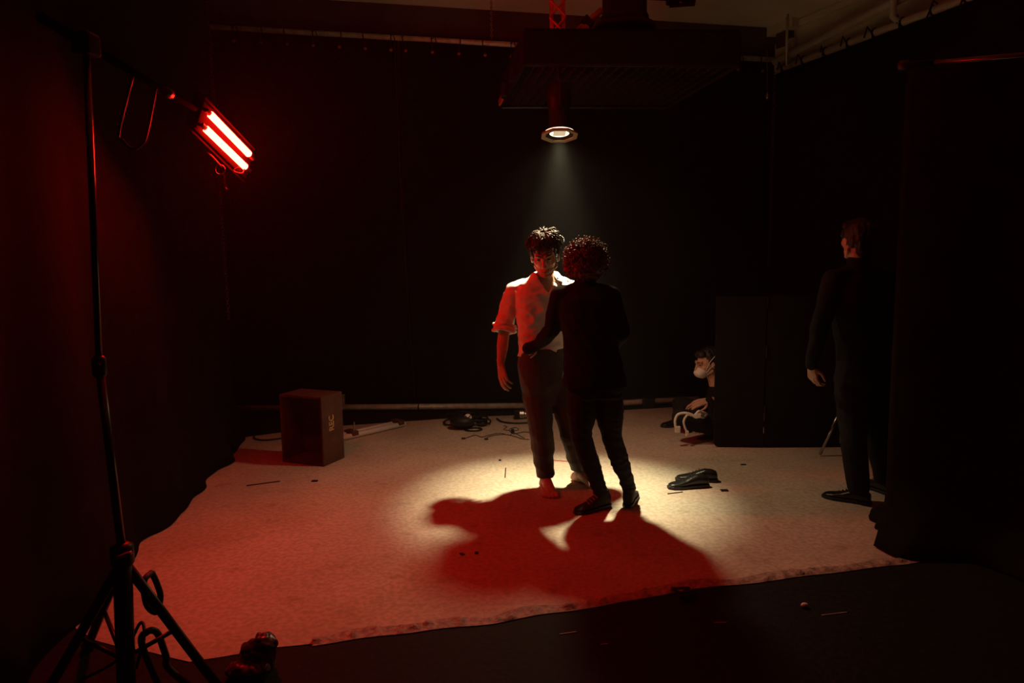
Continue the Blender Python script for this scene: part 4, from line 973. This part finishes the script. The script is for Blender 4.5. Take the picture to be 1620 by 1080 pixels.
# white cables in the sitting person's hands
wc = thing('white_cable', P(1095, 655, SY - .3)[:2] + (P(1095, 655, SY - .3).z - .1,), 'looped white cable with plugs held by the masked person', 'cable')
wy = SY - .335
B().tube(curve_pts([P(1069, 676, wy), P(1068, 665, wy), P(1072, 656, wy), P(1082, 653, wy), P(1093, 655, wy), P(1102, 660, wy), P(1110, 652, wy + .05), P(1118, 655, wy + .08)], 6), .011, 8).build('lead', M_white, wc, True)
B().tube(curve_pts([P(1087, 684, wy), P(1083, 674, wy), P(1082, 665, wy), P(1088, 656, wy), P(1098, 657, wy), P(1106, 650, wy), P(1112, 657, wy + .04)], 6), .010, 8).build('lead', M_white, wc, True)
B().box(P(1072, 679, wy), (.045, .035, .055)).build('plug', M_white, wc, bevel=.006); B().box(P(1087, 685, wy), (.025, .025, .045)).build('plug', M_white, wc, bevel=.005); B().box(P(1104, 657, wy), (.05, .03, .04)).build('socket', M_white, wc, bevel=.006)
B().tube([P(1104, 657, wy), P(1112, 660, wy + .03), P(1119, 656, wy + .08)], .012, 6).build('lead', M_white, wc, True)
# litter
def bit(nm, x, y, size, label, cat, m_=M_black, rot=0.0, z=None):
    g = G(x, y); return tag(B().box(g + V((0, 0, fz + size[2] / 2 + .0005)), size, Rz(rot)).build(nm, m_, None, False, min(size) * .3), label, cat)
bit('tape_scrap', 498, 762, (.045, .03, .006), 'small dark scrap of tape on the sheet in front of the crate', 'scrap')
bit('tape_scrap', 1146, 777, (.05, .035, .006), 'dark scrap of tape beside the empty leather shoes', 'scrap')
bit('tape_scrap', 1176, 736, (.04, .02, .005), 'tiny dark scrap on the sheet in front of the folding flat', 'scrap')
g0, g1 = G(390, 768, .007), G(443, 761, .007); tag(B().tube([g0, g0.lerp(g1, .5), g1], .0045, 6).build('stick', M_rubber), 'thin dark stick lying on the sheet left in front of the crate', 'stick')['label'] = 'thin dark stick lying flat on the sheet near the crate opening'
g0, g1 = G(799, 755, .007), G(800, 740, .007); tag(B().tube([g0, g1], .004, 6).build('stick', M_rubber), 'short dark stick on the sheet at the rim of the light pool', 'stick')
bit('tape_scrap', 791, 729, (.02, .03, .004), 'tiny dark speck on the sheet behind the short stick', 'scrap')
bit('tape_scrap', 731, 878, (.02, .03, .004), 'narrow dark speck on the sheet in front of the shadow', 'scrap', rot=.6)
bit('tape_scrap', 754, 876, (.02, .03, .004), 'small pair-shaped dark speck beside the narrow one', 'scrap')['label'] = 'rounder dark speck on the sheet beside the narrow speck'
g0, g1 = G(876, 728, .006), G(903, 730, .006); tag(B().tube([g0, g1], .004, 6).build('red_string', M_lace), 'short red string on the sheet between the barefoot person\'s legs', 'string')
g0, g1 = G(1056, 781, .006), G(1080, 778, .006); tag(B().tube([g0, g1], .004, 6).build('stick', M_rubber), 'thin dark stick lying under the toes of the empty shoes', 'stick')
# black tape cross on the front rim
kx = thing('tape_cross', G(1078, 936)[:2] + (fz,), 'torn black tape cross stuck on the front rim of the sheet', 'tape')
for q0, q1 in (((1062, 931), (1092, 930)), ((1063, 932), (1088, 942)), ((1090, 932), (1070, 944))):
    a, c = G(*q0, .03), G(*q1, .03); d = (c - a).normalized(); w2 = V((-d.y, d.x, 0)) * .012
    B().prism([a - w2, c - w2, c + w2, a + w2], (0, 0, .002)).build('strip', M_black, kx)
# crumpled clear plastic bag at the front edge
g = G(408, 1060); bgb = B(); random.seed(8)
bgb.ell(V((g.x, g.y, .055)), (.075, .06, .075), None, 16, 12); bgb.ell(V((g.x + .03, g.y, .10)), (.05, .045, .055), Rz(.4), 14, 10); bgb.ell(V((g.x - .02, g.y - .05, .03)), (.09, .05, .035), None, 14, 10)
tag(bgb.blob('plastic_bag', mat('crumpled dark film', (.10, .06, .055), .3), None, .006, 1, lambda c, n: .016 * (abs(noise.noise(c * 22)) - .2) + .006 * noise.noise(c * 60), lambda c: c.z < .002), 'crumpled plastic bag at the front corner of the sheet', 'bag')
g = G(1273, 961); tag(B().ell(g + V((0, 0, .012)), (.018, .013, .012), None).build('paper_ball', M_white, None, True), 'little pale paper ball on the black floor before the sheet', 'paper')
for k, (x0, y0, x1, y1) in enumerate(((885, 1003, 912, 999), (950, 1019, 962, 1018), (1300, 973, 1340, 968), (1130, 985, 1150, 984))):
    a, c = G(x0, y0, .002), G(x1, y1, .002); d = (c - a).normalized(); w2 = V((-d.y, d.x, 0)) * .003
    o = tag(B().prism([a - w2, c - w2, c + w2, a + w2], (0, 0, .0015)).build('tape_fleck', M_tape), 'narrow pale fleck of tape on the black floor before the sheet', 'tape', 'tape flecks on the black floor')

# the people stand and sit on the sheet, which is 4 mm thick
for p_ in (man, wom, rp_, st): p_.location.z += .0035
